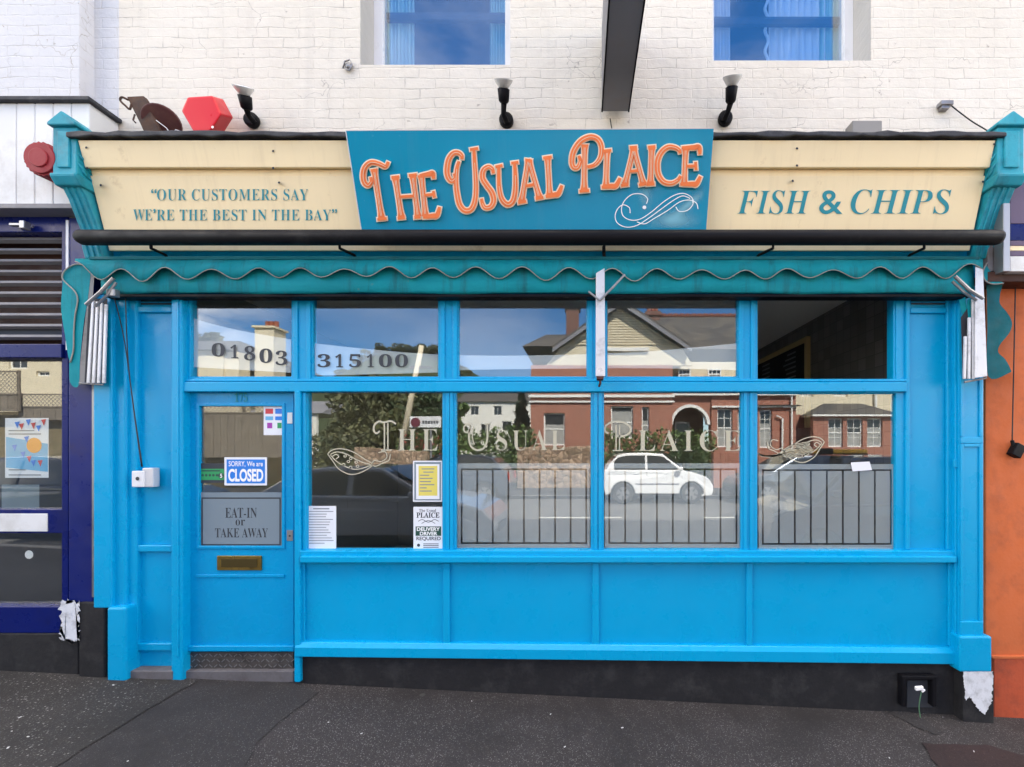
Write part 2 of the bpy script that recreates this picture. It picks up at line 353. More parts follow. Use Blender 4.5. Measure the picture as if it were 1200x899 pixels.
M['teal'] = paint('weathered_teal_paint', (.012, .30, .40), .5, .2, .7, (.02, .06, .07), .2, dscale=7)
M['canvas'] = paint('teal_canvas', (.0015, .27, .31), .75, .22, .8, (.015, .07, .075), .15, dscale=4, grain=220)
def canvas(name, col):
    m, nt, b = new_mat(name); g = nd(nt, 'ShaderNodeNewGeometry'); mp3 = nd(nt, 'ShaderNodeMapping'); mp3.inputs['Scale'].default_value = (9, 9, .8); nt.links.new(g.outputs['Position'], mp3.inputs[0])
    v = g.outputs['Position']
    c = mixc(nt, noise(nt, v, 3, 5), [x*.72 for x in col], [x*1.3 for x in col])
    c = mixc(nt, ramp(nt, noise(nt, mp3.outputs[0], 1.3, 7, .65), .5, .72), c, [x*.45+.01 for x in col])
    c = mixc(nt, ramp(nt, noise(nt, v, 11, 7, .7), .66, .74), c, (.10, .22, .22))
    nt.links.new(c, b.inputs['Base Color']); b.inputs['Roughness'].default_value = .75; b.inputs['Specular IOR Level'].default_value = .25
    p = bump(nt, b, noise(nt, v, 14, 4), .35, .02); bump(nt, b, noise(nt, v, 260, 2), .15, .002, p); return m
M['canvas'] = canvas('teal_canvas_weathered', (.0012, .245, .29))
M['canvas_dark'] = paint('teal_canvas_dark', (.004, .13, .16), .8, .25, .8, (.01, .05, .05), .15, dscale=4)
M['piping'] = paint('grey_piping', (.34, .33, .30), .6, .3, .8)
M['sign'] = paint('sign_board_teal', (.0, .245, .405), .22, .10, 0, bumpy=0, spec=.22)
M['sign_edge'] = plain('sign_edge_white', (.6, .62, .62), .4)
M['cream'] = paint('cream_fascia', (.90, .735, .45), .45, .05, .05, (.45, .30, .13), .06, dscale=4)
def streaks(m, amt, col):
    nt = m.node_tree; b = nt.nodes['Principled BSDF']; src = b.inputs['Base Color'].links[0].from_socket; g = nd(nt, 'ShaderNodeNewGeometry'); q = nd(nt, 'ShaderNodeMapping'); q.inputs['Scale'].default_value = (16, 2, 1.2)
    nt.links.new(g.outputs['Position'], q.inputs[0]); k = nd(nt, 'ShaderNodeMath', operation='MULTIPLY'); k.inputs[1].default_value = amt
    nt.links.new(ramp(nt, noise(nt, q.outputs[0], 1, 7, .65), .52, .75), k.inputs[0]); nt.links.new(mixc(nt, k.outputs[0], src, col), b.inputs['Base Color'])
streaks(M['cream'], .22, (.50, .36, .20)); streaks(M['sign'], .12, (.10, .30, .36)); streaks(M['teal'], .4, (.10, .36, .42))
M['cream_line'] = plain('cream_vinyl', (.82, .74, .55), .4)
M['window_vinyl'] = plain('muted_cream_vinyl', (.48, .455, .34), .5)
M['orange'] = paint('orange_letter', (.84, .20, .055), .5, .1, 0, bumpy=0)
M['white'] = plain('white_print', (.88, .88, .88), .5)
M['teal_print'] = plain('teal_print', (.002, .25, .31), .6)
M['black'] = paint('black_metal', (.006, .006, .008), .5, .2, .3, (.03, .03, .03), .05, spec=.12)
M['lead'] = paint('lead_flashing', (.035, .037, .045), .6, .3, .6, (.12, .12, .12), .3, dscale=8)
M['alum'] = paint('white_aluminium', (.62, .63, .66), .35, .08, .5, (.2, .2, .2), .03, metallic=.15, dscale=9)
M['steel'] = paint('worn_steel', (.3, .3, .31), .4, .2, .7, (.12, .08, .05), .1, metallic=.7)
M['greymetal'] = paint('grey_metal', (.2, .2, .22), .5, .15, .5, (.1, .08, .07))
M['sign_under'] = paint('dark_grey_steel', (.20, .20, .215), .42, .2, .5, (.22, .17, .14), .08, dscale=2)
M['rust'] = paint('rusty_iron', (.055, .035, .028), .8, .4, .8, (.13, .06, .03), .4, dscale=10)
M['rust_red'] = paint('rusty_maroon', (.075, .028, .026), .7, .3, .7, (.12, .06, .04), .3, dscale=10)
M['red'] = paint('red_plastic', (.62, .010, .02), .35, .08, .2, (.3, .02, .02), .03)
M['darkred'] = paint('faded_red_plastic', (.30, .022, .03), .55, .2, .6, (.12, .05, .05), .2, dscale=9)
M['bluebase'] = plain('blue_plastic', (.01, .03, .12), .5)
M['brass'] = paint('tarnished_brass', (.28, .19, .05), .35, .3, .6, (.05, .04, .02), .2, metallic=.8, dscale=20)
M['brass_dark'] = plain('dark_brass', (.09, .065, .02), .45, .7)
M['navy'] = paint('navy_gloss', (.003, .010, .115), .3, .2, .45, (.01, .01, .03), .12, spec=.15)
M['navy_post'] = paint('navy_post', (.006, .014, .13), .32, .25, .4, (.03, .02, .06), .12, spec=.25)
M['plinth'] = paint('black_render', (.016, .016, .018), .8, .3, .6, (.05, .05, .05), .7, dscale=7, grain=40)
M['chipwhite'] = paint('chalky_white', (.66, .68, .72), .85, .1, .8, (.12, .12, .12), .6, dscale=14, grain=30)
M['terracotta'] = paint('terracotta_paint', (.57, .14, .045), .75, .14, .7, (.30, .08, .035), .35, dscale=5, grain=40)
M['terracotta_low'] = paint('terracotta_plinth', (.46, .085, .035), .75, .15, .8, (.08, .03, .025), .4, dscale=6, grain=40)
M['purple'] = paint('purple_sign', (.11, .075, .13), .4, .1, .2)
M['brownboard'] = paint('brown_board', (.06, .025, .018), .6, .2, .4)
M['wall'] = painted_brick('cream_painted_brick', (.65, .605, .52), (.72, .68, .605), .95, .5)
M['wall_white'] = painted_brick('white_painted_brick', (.55, .56, .59), (.63, .63, .645), .7, .35)
M['boards'] = paint('white_boards', (.70, .71, .71), .5, .05, .55, (.42, .40, .36), .05, dscale=3)
M['reveal'] = painted_brick('grey_reveal', (.42, .41, .38), (.55, .53, .50), .6, .4)
M['upvc'] = paint('white_window_frame', (.74, .75, .78), .35, .05, .2, (.5, .5, .5), .02)
M['reflection_dark'] = plain('sash_reflection', (.02, .025, .035), .4)
M['glass'] = glass('shop_glass', .092, (.96, .98, .97), 0, .02)
M['glass_up'] = glass('upstairs_glass', .26, (.8, .9, 1.0), 0, .01)
M['glass_dark'] = glass('car_glass', .10, (.25, .27, .28))
M['frost'] = film('frosted_film', (.55, .57, .59), .68)
M['frost_panel'] = film('frosted_grey_panel', (.21, .265, .305), .96)
M['band'] = film('white_vinyl_band', (.74, .77, .82), .66)
M['paper'] = paint('white_paper', (.76, .78, .82), .7, .05, 0, bumpy=.02)
M['ink'] = plain('dark_ink', (.03, .035, .045), .6)
M['ink_grey'] = plain('grey_ink', (.22, .24, .27), .6)
M['print_blue'] = plain('print_blue', (.01, .19, .68), .4)
M['print_lblue'] = plain('print_light_blue', (.12, .42, .68), .45)
M['print_green'] = plain('print_green', (.02, .30, .10), .45)
M['print_dgreen'] = plain('print_dark_green', (.015, .07, .05), .45)
M['print_yellow'] = paint('print_yellow', (.72, .62, .14), .5, .15, 0, bumpy=0)
M['print_orange'] = plain('print_orange', (.8, .33, .04), .5)
M['print_red'] = plain('print_red', (.6, .04, .05), .5)
M['print_purple'] = plain('print_purple', (.32, .03, .35), .5)
M['print_maroon'] = plain('print_maroon', (.12, .012, .03), .5)
M['in_wall'] = plain('interior_plaster', (.35, .33, .30), .9)
M['in_ceil'] = plain('interior_ceiling', (.85, .82, .76), .9)
M['in_floor'] = plain('interior_floor', (.5, .47, .43), .5)
M['wood'] = paint('gold_wood', (.55, .42, .2), .5, .2)
M['chalk'] = plain('blackboard', (.006, .007, .010), .5)
M['threshold'] = paint('worn_stone', (.13, .125, .135), .7, .3, .9, (.06, .05, .05), .5, dscale=12)
M['checker'] = paint('grimy_treadplate', (.12, .11, .105), .5, .3, .8, (.02, .02, .02), .5, metallic=.5, dscale=12)
M['pave_coarse'] = asphalt('coarse_asphalt', (.024, .0205, .021), (.17, .16, .16), .74, 135)
M['pave_fine'] = asphalt('smooth_asphalt', (.0215, .0195, .0205), (.12, .115, .115), .82, 150)
M['pave_old'] = asphalt('old_gritty_asphalt', (.022, .020, .019), (.26, .25, .24), .86, 85)
M['pave_red'] = asphalt('reddish_brown_patch', (.020, .009, .009), (.07, .04, .04), .90, 110)
M['road'] = asphalt('road_asphalt', (.115, .11, .105), (.22, .22, .21), .85, 40, patch=.15)
def stonework(name):
    m, nt, b = new_mat(name); v = world_uv(nt); vo = nd(nt, 'ShaderNodeTexVoronoi'); vo.inputs['Scale'].default_value = 4.2; nt.links.new(v, vo.inputs['Vector'])
    ve = nd(nt, 'ShaderNodeTexVoronoi', feature='DISTANCE_TO_EDGE'); ve.inputs['Scale'].default_value = 4.2; nt.links.new(v, ve.inputs['Vector'])
    sp = nd(nt, 'ShaderNodeSeparateColor'); nt.links.new(vo.outputs['Color'], sp.inputs[0])
    c = mixc(nt, sp.outputs[0], (.22, .14, .09), (.50, .36, .25)); c = mixc(nt, ramp(nt, ve.outputs['Distance'], .0, .06, (1, 1, 1), (0, 0, 0)), c, (.12, .09, .07))
    c = mixc(nt, ramp(nt, noise(nt, v, 3, 6), .5, .75), c, (.14, .12, .08)); nt.links.new(c, b.inputs['Base Color']); b.inputs['Roughness'].default_value = .9
    bump(nt, b, ve.outputs['Distance'], 1.0, .08); return m
M['stone'] = stonework('rough_sandstone')
M['ribgap'] = plain('dark_gap', (.02, .022, .03), .8)  # dark tone that paints the shade between the folded ribs
M['kerb'] = paint('granite_kerb', (.26, .255, .25), .8, .15, .5)
M['paintline'] = paint('road_paint', (.65, .65, .6), .7, .1, .5)
M['brick_red'] = brick('red_brick', (.38, .14, .085), (.29, .10, .065), (.40, .34, .28))
M['brick_dark'] = brick('dark_red_brick', (.16, .06, .04), (.12, .045, .03), (.2, .18, .15))
M['render_cream'] = paint('cream_render', (.66, .58, .42), .85, .06, .3, (.4, .34, .25), .1)
M['render_white'] = paint('white_render', (.74, .72, .66), .85, .06, .3, (.4, .38, .33), .1)
M['slate'] = paint('slate_roof', (.055, .055, .062), .7, .25, .6, (.10, .09, .08), .5, dscale=6, grain=12)
def tiled(name, c0, c1):
    m, nt, b = new_mat(name); v = world_uv(nt); br = nd(nt, 'ShaderNodeTexBrick'); br.offset = .5
    for k, x in (('Scale', 1.0), ('Mortar Size', .014), ('Brick Width', .28), ('Row Height', .15)): br.inputs[k].default_value = x
    br.inputs['Color1'].default_value = (*c0, 1); br.inputs['Color2'].default_value = (*c1, 1); br.inputs['Mortar'].default_value = (.02, .02, .02, 1); nt.links.new(v, br.inputs['Vector'])
    c = mixc(nt, ramp(nt, noise(nt, v, 1.1, 6), .4, .75), br.outputs['Color'], (.11, .095, .075)); nt.links.new(c, b.inputs['Base Color']); b.inputs['Roughness'].default_value = .75; return m
M['slate'] = tiled('slate_roof_tiles', (.075, .07, .07), (.045, .045, .05))
M['ridge'] = paint('red_ridge_tile', (.26, .08, .045), .8, .2)
M['trim'] = paint('white_trim', (.78, .77, .73), .5, .04, .2, (.5, .5, .45))
M['net'] = paint('house_net', (.34, .34, .32), .9, .2)
M['winglass'] = plain('house_window_glass', (.03, .035, .04), .08)
M['fence'] = paint('grey_timber', (.20, .165, .125), .85, .3, .7, (.07, .06, .05), .5, dscale=6)
M['bank'] = paint('dry_grass_bank', (.15, .115, .06), .95, .4, .8, (.06, .06, .02), 1.0, dscale=3, grain=10)
M['garden'] = paint('garden_ground', (.075, .085, .04), .95, .3, .5, (.05, .04, .03), 1.0, grain=10)
M['hill'] = paint('wooded_hill', (.035, .05, .02), .95, .5, .8, (.02, .03, .012), .8, dscale=.3, grain=.8)
M['leaf'] = leafmat('leaf_green', (.035, .075, .015), (.10, .16, .035))
M['leaf_dark'] = leafmat('leaf_dark', (.018, .04, .012), (.05, .085, .025))
M['leaf_olive'] = leafmat('leaf_olive', (.05, .06, .02), (.12, .12, .045))
M['leaf_conifer'] = leafmat('leaf_conifer', (.012, .03, .015), (.03, .055, .025))
M['flower'] = leafmat('flower_red', (.25, .02, .03), (.40, .06, .05))
M['bark'] = paint('bark', (.07, .05, .035), .9, .3)
M['car_white'] = paint('white_car_paint', (.80, .80, .80), .25, .02, 0, bumpy=0, coat=.6)
M['car_dark'] = paint('dark_car_paint', (.028, .036, .052), .22, .05, 0, bumpy=0, coat=.8)
M['car_near'] = paint('blue_grey_car_paint', (.21, .24, .30), .2, .05, 0, bumpy=0, coat=.9)
M['car_navy'] = paint('navy_car_paint', (.03, .05, .09), .22, .05, 0, bumpy=0, coat=.8)
M['car_silver'] = paint('silver_car_paint', (.16, .18, .21), .25, .05, 0, bumpy=0, coat=.8, metallic=.5)
M['tyre'] = plain('tyre_rubber', (.015, .015, .015), .85)
M['rim'] = plain('alloy', (.45, .45, .47), .3, .7)
M['cglass'] = plain('car_window', (.05, .056, .06), .05)
M['taillight'] = plain('tail_light', (.5, .02, .02), .2)
M['headlight'] = plain('head_light', (.7, .72, .75), .1)
M['amber'] = plain('amber_plastic', (.80, .45, .02), .3)
M['bulb'] = plain('bulb_glass', (.72, .72, .70), .2, .25)
M['curtain_teal'] = paint('teal_curtain', (.52, .76, .70), .85, .1)
M['curtain_white'] = paint('white_net_curtain', (.84, .86, .9), .85, .05)
M['bare'] = plain('raw_silver', (.35, .35, .36), .4, .8)
M['lace'] = plain('lace_trim', (.80, .84, .9), .9)
M['stem'] = plain('stem_green', (.06, .16, .08), .7)
M['cable'] = plain('black_cable', (.012, .012, .014), .5)
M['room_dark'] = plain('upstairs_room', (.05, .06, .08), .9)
M['dustwhite'] = plain('litter_white', (.55, .55, .55), .8)

# ================================================================ GROUND
def slope(x): return -0.148-0.048*max(-9, min(9, x))
def ground_z(x, y):
    t = max(0, min(1, (-y-3.3)/3.5)); t = t*t*(3-2*t)
    near = slope(x)+0.018*max(-3.3, min(0, y))
    if y < -3.42: near -= .11
    far = -0.02
    return near*(1-t)+far*t
def sheet(name, mat, xs, ys, lift=0.0, zf=ground_z):
    mb = MB(); n = len(ys)
    for x in xs:
        for y in ys: mb.v.append((x, y, zf(x, y)+lift))
    for i in range(len(xs)-1):
        for j in range(n-1): mb.f.append((i*n+j, (i+1)*n+j, (i+1)*n+j+1, i*n+j+1))
    o = mb.build(name, mat); o['kind'] = 'structure'; return o
xs_g = [-600, -200, -80, -40, -20]+list(np.linspace(-14, 14, 57))+[20, 40, 80, 200, 600]
def terrain_z(x, y):
    z = -.35 if y > -13 else -.12
    return min(z, ground_z(x, y)-.05) if y > -13 else z+max(0, (-y-60)*.02)
sheet('ground', M['garden'], xs_g, [-900, -400, -200, -100, -60, -40, -25, -16, -13, -8, -5, -3, -1, 0, 2, 6, 20, 60], 0, lambda x, y: terrain_z(x, y)-.35*(y > -12.9))
sheet('pavement', M['pave_coarse'], xs_g, [-3.28, -2.8, -2.2, -1.6, -1, -.5, 0.05, .3])
sheet('kerb', M['kerb'], xs_g, [-3.42, -3.281], .002)
sheet('road', M['road'], xs_g, list(np.linspace(-11.3, -3.43, 24)))
kb = MB()
for i in range(len(xs_g)-1):
    x0, x1 = xs_g[i], xs_g[i+1]
    a0, a1 = ground_z(x0, -3.40), ground_z(x1, -3.40)
    kb.add([(x0, -3.42, a0+.002), (x1, -3.42, a1+.002), (x1, -3.42, a1-.2), (x0, -3.42, a0-.2)], [(0, 1, 2, 3)])
kb.build('kerb_face', M['kerb'])['kind'] = 'structure'
MB().box((-200, -14.2, -.4), (200, -11.3, .09)).build('far_pavement', M['pave_fine'])['kind'] = 'structure'
MB().box((-200, -11.42, -.4), (200, -11.301, .094)).build('far_kerb', M['kerb'])['kind'] = 'structure'
cl = MB()
for k in range(-12, 13): cl.box((k*4-1, -7.43, -.03), (k*4+1, -7.33, -.012))
cl.build('centre_line', M['paintline'])['kind'] = 'structure'
# patched areas of the pavement (thin sheets following its slope)
def gpt(px, py):
    d = Vector(((px-CX)/F, 1, -(py-CY)/F)); o = Vector((0, -CD, CH)); t = 1.0
    for _ in range(40): 
        p = o+d*t; t += (p.z-ground_z(p.x, p.y))/(-d.z) if d.z < 0 else 0
    return o+d*t
def patch(name, mat, poly, lift):
    mb = MB(); pts = []
    n = len(poly)
    for i in range(n):
        a, b = poly[i], poly[(i+1)%n]
        for k in range(6):
            t = k/6; q = gpt(a[0]+(b[0]-a[0])*t+random.uniform(-2, 2), a[1]+(b[1]-a[1])*t+random.uniform(-.8, .8)); pts.append((q.x, q.y, ground_z(q.x, q.y)+lift))
    mb.add(pts, [tuple(range(len(pts)))]); o = mb.build(name, mat); o['kind'] = 'structure'
    return o
patch('smooth_pavement_patch', M['pave_fine'], [(60, 905), (170, 838), (235, 800), (345, 800), (372, 812), (300, 870), (285, 905)], .004)
patch('old_pavement_patch', M['pave_old'], [(-160, 905), (-160, 776), (120, 788), (232, 799), (165, 838), (55, 905)], .005)
patch('reddish_pavement_patch', M['pave_red'], [(1080, 872), (1158, 874), (1240, 899), (1260, 930), (1115, 925)], .006)
patch('dark_pavement_seam', M['pave_fine'], [(1040, 835), (1062, 832), (1105, 858), (1095, 862)], .005)
# scraps of litter and lime on the tarmac
lm = MB()
for k in range(15):
    q = gpt(random.choice([random.uniform(0, 240), random.uniform(1050, 1200), random.uniform(300, 1100)]), random.uniform(800 if k % 3 else 845, 895))
    s = random.uniform(.003, .008); a = random.uniform(0, 3.1)
    lm.obox((q.x, q.y, ground_z(q.x, q.y)+.008), (s*2.2, s, .003), Matrix.Rotation(a, 3, 'Z'))
tag(lm.build('litter', M['dustwhite']), 'tiny white scraps of litter scattered over the dark pavement', 'litter', kind='stuff')

# ================================================================ SHOP BUILDING (upper wall, roof, rooms)
bld = thing('shop_building', 'cream painted brick building above the blue shopfront with two upstairs windows', 'building', (-.3, .05, 0))
WY = .05
win1, win2 = (422, -140, 598, 76), (835, -140, 1021, 71)
def pr(r, Y): a, b = P(r[0], r[3], Y), P(r[2], r[1], Y); return (a.x, a.z, b.x, b.z)
XL, XR = -3.432, 3.35
h1, h2 = pr(win1, WY), pr(win2, WY)
MB().grid([XL, XR], [2.86, 8.2], [h1, h2], WY, .30).build('wall', M['wall'], bld)
MB().box((XL, .31, 8.0), (XR, 7.0, 8.2)).box((XL, 6.9, -.5), (XR, 7.0, 8.0)).build('roof', M['slate'], bld)
for a_, b2 in (((-3.56, .07, -.5), (XL-.002, 6.9, 2.88)), ((-3.56, .31, 2.881), (XL-.002, 6.9, 8.0)), ((XR-.1, .31, 3.2), (XR, 6.9, 8.0))): MB().box(a_, b2).build('side_wall', M['in_wall'], bld)
# shop room behind the glass
RX = 2.72
MB().box((-3.42, .07, 3.16), (RX, 6.9, 3.20)).build('shop_ceiling', M['in_ceil'], bld)
MB().box((-3.42, .07, -.35), (RX, 6.9, -.16)).build('shop_floor', M['in_floor'], bld)
m, nt, b_ = new_mat('dark_wall_tiles'); v_ = nd(nt, 'ShaderNodeNewGeometry'); s_ = nd(nt, 'ShaderNodeSeparateXYZ'); c_ = nd(nt, 'ShaderNodeCombineXYZ')
nt.links.new(v_.outputs['Position'], s_.inputs[0]); nt.links.new(s_.outputs[1], c_.inputs[0]); nt.links.new(s_.outputs[2], c_.inputs[1])
bt = nd(nt, 'ShaderNodeTexBrick'); bt.offset = .0
for k, x in (('Scale', 1), ('Mortar Size', .004), ('Brick Width', .12), ('Row Height', .12)): bt.inputs[k].default_value = x
bt.inputs['Color1'].default_value = (.13, .115, .105, 1); bt.inputs['Color2'].default_value = (.2, .185, .17, 1); bt.inputs['Mortar'].default_value = (.10, .09, .085, 1)
nt.links.new(c_.outputs[0], bt.inputs['Vector']); nt.links.new(bt.outputs[0], b_.inputs['Base Color']); b_.inputs['Roughness'].default_value = .35
M['tiles'] = m
MB().box((RX, .07, -.35), (RX+.06, 6.9, 3.2)).build('tiled_wall', M['tiles'], bld)
MB().box((-3.42, 5.0, -.16), (RX, 5.08, 3.16)).build('back_wall', M['in_wall'], bld)
# upstairs room
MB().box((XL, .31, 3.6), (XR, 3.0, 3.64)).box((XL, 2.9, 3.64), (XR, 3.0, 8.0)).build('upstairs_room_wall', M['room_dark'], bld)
for (win, fr_side, curtains) in ((win1, 'l', 0), (win2, 'r', 1)):
    x0, z0, x1, z1 = pr(win, WY)
    GY = .30
    # reveal return (grey brick) and frame
    wf = thing  # noqa
    g = MB(); fx0, fx1 = x0, x1
    fr = MB(); t = .075
    fr.box((x0, GY-.04, z0), (x0+t, GY+.04, z1)).box((x1-t, GY-.04, z0), (x1, GY+.04, z1)).box((x0+t, GY-.04, z0), (x1-t, GY+.04, z0+.035)).box((x0+t, GY-.04, z1-t), (x1-t, GY+.04, z1))
    fo = fr.build('window', M['upvc'], bld, .004)
    MB().box((x0+t, GY-.004, z0+.035), (x1-t, GY+.004, z1-t)).build('pane', M['glass_up'], fo, fix=True)
    mid = P(0, 20, GY-.03).z if curtains == 0 else P(0, 25, GY-.03).z
    MB().box((x0+t+.002, GY+.012, mid+.02), (x1-t-.002, GY+.045, mid+.08)).build('sash_reflection_bar', M['reflection_dark'], fo, .003)  # dark bar put behind the pane to draw a sash reflection
    rv = MB()
    if fr_side == 'l': rv.box((x0, WY+.004, z0), (x0+.004, GY-.041, z1))
    else: rv.box((x1-.004, WY+.004, z0), (x1, GY-.041, z1))
    rv.build('brick_reveal', M['reveal'], bld)
    MB().box((x0, WY+.012, z0-.02), (x1, GY-.042, z0+.004)).build('window_sill', M['reveal'], bld)
    def curtain(cx0, cx1, mat, label):
        mb = MB(); n = 40; zb, zt = z0-.35, z1
        for i in range(n+1):
            x = cx0+(cx1-cx0)*i/n; y = GY+.075+.02*math.sin(i*1.25)+.01*math.sin(i*2.9)
            mb.v += [(x, y, zb), (x, y, zt), (x, y+.006, zt), (x, y+.006, zb)]
        for i in range(n):
            for k in range(4): a = 4*i+k; b2 = 4*i+(k+1)%4; mb.f.append((a, b2, b2+4, a+4))
        o = mb.build('curtain', mat, None, 0, True); tag(o, label, 'curtain', 'upstairs curtains'); return o
    if curtains == 0:
        curtain(x0+.05, x0+.28, M['curtain_teal'], 'pale teal curtain at the left edge of the upstairs window over the sign')
        curtain(x1-.22, x1-.05, M['curtain_teal'], 'narrow teal curtain at the right edge of the upstairs window over the sign')
    else:
        curtain(x0+.04, x0+.24, M['curtain_white'], 'narrow white net curtain at the left of the right-hand upstairs window')
        curtain(x0+.56, x1-.16, M['curtain_white'], 'wide white net curtain gathered at the right of its upstairs window')
        curtain(x1-.2, x1-.05, M['curtain_teal'], 'grey teal curtain beside the white net in the upstairs window')
        lc = MB(); 
        for i in range(52):
            z = z0-.3+i*.03; lc.tube([(x0+.53+.014*math.sin(i*1.1), GY+.05, z), (x0+.53+.014*math.sin((i+1)*1.1), GY+.05, z+.03)], .012, 6)
        tag(lc.build('lace_trim', M['lace']), 'wavy white lace trim hanging in the upstairs window', 'lace trim')
# wall details: hooks, old fixing, stains
pw = plane_at(WY)
hk = MB().tube([P(x, y, WY-.02) for x, y in ((402, 80), (404, 72), (410, 70), (413, 76), (409, 83), (404, 80))], .006, 6).disc((408, 77), 4, pw, 0, .02)
tag(hk.build('wall_hook', M['steel'], None, 0, True), 'small rusty hook in the brick by the upstairs window', 'hook')

# ================================================================ LEFT NEIGHBOUR
nb = thing('neighbour_shop', 'neighbouring shop with white boarded fascia and navy blue window frames', 'building', (-4.5, 0, 0))
a = P(93, 60, -.045)
MB().box((-7.6, -.045, 3.3), (-3.618, .3, 8.0)).build('wall', M['wall_white'], nb, .006)
MB().box((-3.617, WY+.002, 2.9), (XL-.001, .3, 8.0)).build('party_strip', M['wall_white'], nb)
fy = -.15
zt, zb_ = P(0, 121, fy).z, P(0, 240, fy).z
bd = MB(); bw = .128; x = -3.428
while x > -7.6:
    bd.box((x-bw+.006, fy, zb_), (x, -.05 if x < -3.7 else .045, zt)); x -= bw
bd.build('fascia_boards', M['boards'], nb, .005)
MB().box((-7.6, fy+.006, zb_), (-3.44, -.052, zt-.002)).build('fascia_backing', M['boards'], nb)
MB().box((-7.6, fy-.03, zt), (-3.40, .045, zt+.03)).build('flashing', M['lead'], nb, .006)
MB().box((-7.6, fy-.02, zb_-.035), (-3.425, .04, zb_-.001)).build('fascia_trim', M['greymetal'], nb, .004)
ny = -.055
fm = MB().pgrid(-440, 247, 80, 742, [(-80, 272, 72, 404), (-80, 420, 72, 597), (-80, 625, 72, 711), (-420, 272, -100, 404), (-420, 420, -100, 597), (-420, 625, -100, 711)], ny, .03)
fm.build('window_frame', M['navy'], nb, .005)
MB().rect(80.3, 255, 109, 706, ny-.01, .03).build('post', M['navy_post'], nb, .006)
MB().rect(77, 258, 80, 410, ny-.016, .0).build('post_bead', M['upvc'], nb)
MB().rect(107.6, 446, 110.4, 700, ny-.012, .02).build('post_edge', M['steel'], nb)
MB().rect(-440, 403, 72, 419, ny-.02, .0).build('transom', M['navy'], nb, .005)
MB().rect(-440, 742.6, 92, 800, ny-.005, .03).build('plinth', M['plinth'], nb, .008)
MB().rect(92, 706, 122.5, 800, ny-.03, .03).build('post_plinth', M['plinth'], nb, .01)
wp = MB(); pts = []
rr = random.Random(3)
for i in range(110):
    t = i/110; per = t*4
    ex = (71+21*per, 705) if per < 1 else (92, 705+46*(per-1)) if per < 2 else (92-21*(per-2), 751) if per < 3 else (71, 751-46*(per-3))
    pts.append((ex[0]+rr.uniform(-1.8, 1.8)*(1+(i % 3 == 0)), ex[1]+rr.uniform(-2, 2)*(1+(i % 4 == 0))))
wp.poly(pts, plane_at(ny-.032), 0, .003); wp.build('bare_paint_patch', M['chipwhite'], nb)
lv = MB()
for i in range(10):
    y = 279+i*12.6
    lv.obox(P(-178, y+3, .02), (3.22, .034, .022), Matrix.Rotation(math.radians(-25), 3, 'X'))
lv.build_split('louvre', M['greymetal'], nb)
MB().rect(-440, 268, 74, 408, .22, .24).build('louvre_backing', M['brownboard'], nb)
MB().rect(-440, 419, 72, 598, .0, .006).rect(-440, 624, 72, 712, .0, .006).build('pane', M['glass'], nb)
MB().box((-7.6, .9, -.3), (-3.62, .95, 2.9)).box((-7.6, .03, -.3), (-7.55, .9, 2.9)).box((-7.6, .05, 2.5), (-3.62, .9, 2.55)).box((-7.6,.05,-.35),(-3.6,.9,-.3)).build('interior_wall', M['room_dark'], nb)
pn = plane_at(.0115)
po = MB().prect(6, 490, 57, 560, pn, 0, .001).build('bunting_poster', M['paper'])
tag(po, 'light blue poster with bunting and a yellow sun in the neighbour window', 'poster')
MB().poly([(7, 512), (56, 520), (56, 553), (7, 548)], pn, .0012, .0018).build('sky_print', M['print_lblue'], po)
MB().disc((40, 522), 9, pn, .002, .0024).build('sun_print', M['print_orange'], po)
t_ = MB()
for x, y in ((17, 495), (30, 492), (42, 499), (14, 522), (24, 530), (36, 540), (28, 512)): t_.poly([(x, y), (x+6, y-1), (x+3.4, y+7)], pn, .0026, .003)
t_.build('bunting_print', M['print_blue'], po)
t_ = MB()
for x, y in ((22, 497), (36, 496), (48, 492), (31, 535), (44, 540)): t_.poly([(x, y), (x+6, y-1), (x+3.4, y+7)], pn, .0026, .003)
t_.build('bunting_print', M['print_red'], po)
t_ = MB()
for y, x1 in ((504, 40), (508, 48), (550, 30), (556, 48)): t_.prect(10, y, x1, y+1.3, pn, .0031, .0034)
t_.build('small_print', M['ink_grey'], po)
tag(MB().prect(2, 568, 46, 596, pn, 0, .001).build('paper_sheet', M['print_lblue'] if False else M['frost_panel']), 'pale sheet of paper under the bunting poster', 'paper')
ls = MB().rect(-8, 602, 55, 623, ny-.006, ny+.004).build('notice_strip', M['boards'], None, .003); tag(ls, 'plain white strip fixed to the navy window rail', 'notice')
st_ = MB().disc((34, 650), 5, pn, 0, .001).build('round_sticker', M['white']); tag(st_, 'small round white sticker low on the neighbour window', 'sticker')
lt = thing('small_floodlight', 'small silver lamp fixed under the white fascia of the neighbour', 'lamp', P(20, 263, ny-.02))
MB().rect(10, 261, 24, 264, ny-.05, ny-.02).build('body', M['bare'], lt, .003)
MB().rect(22, 258, 28, 267, ny-.06, ny-.02).build('mount', M['bare'], lt, .003)
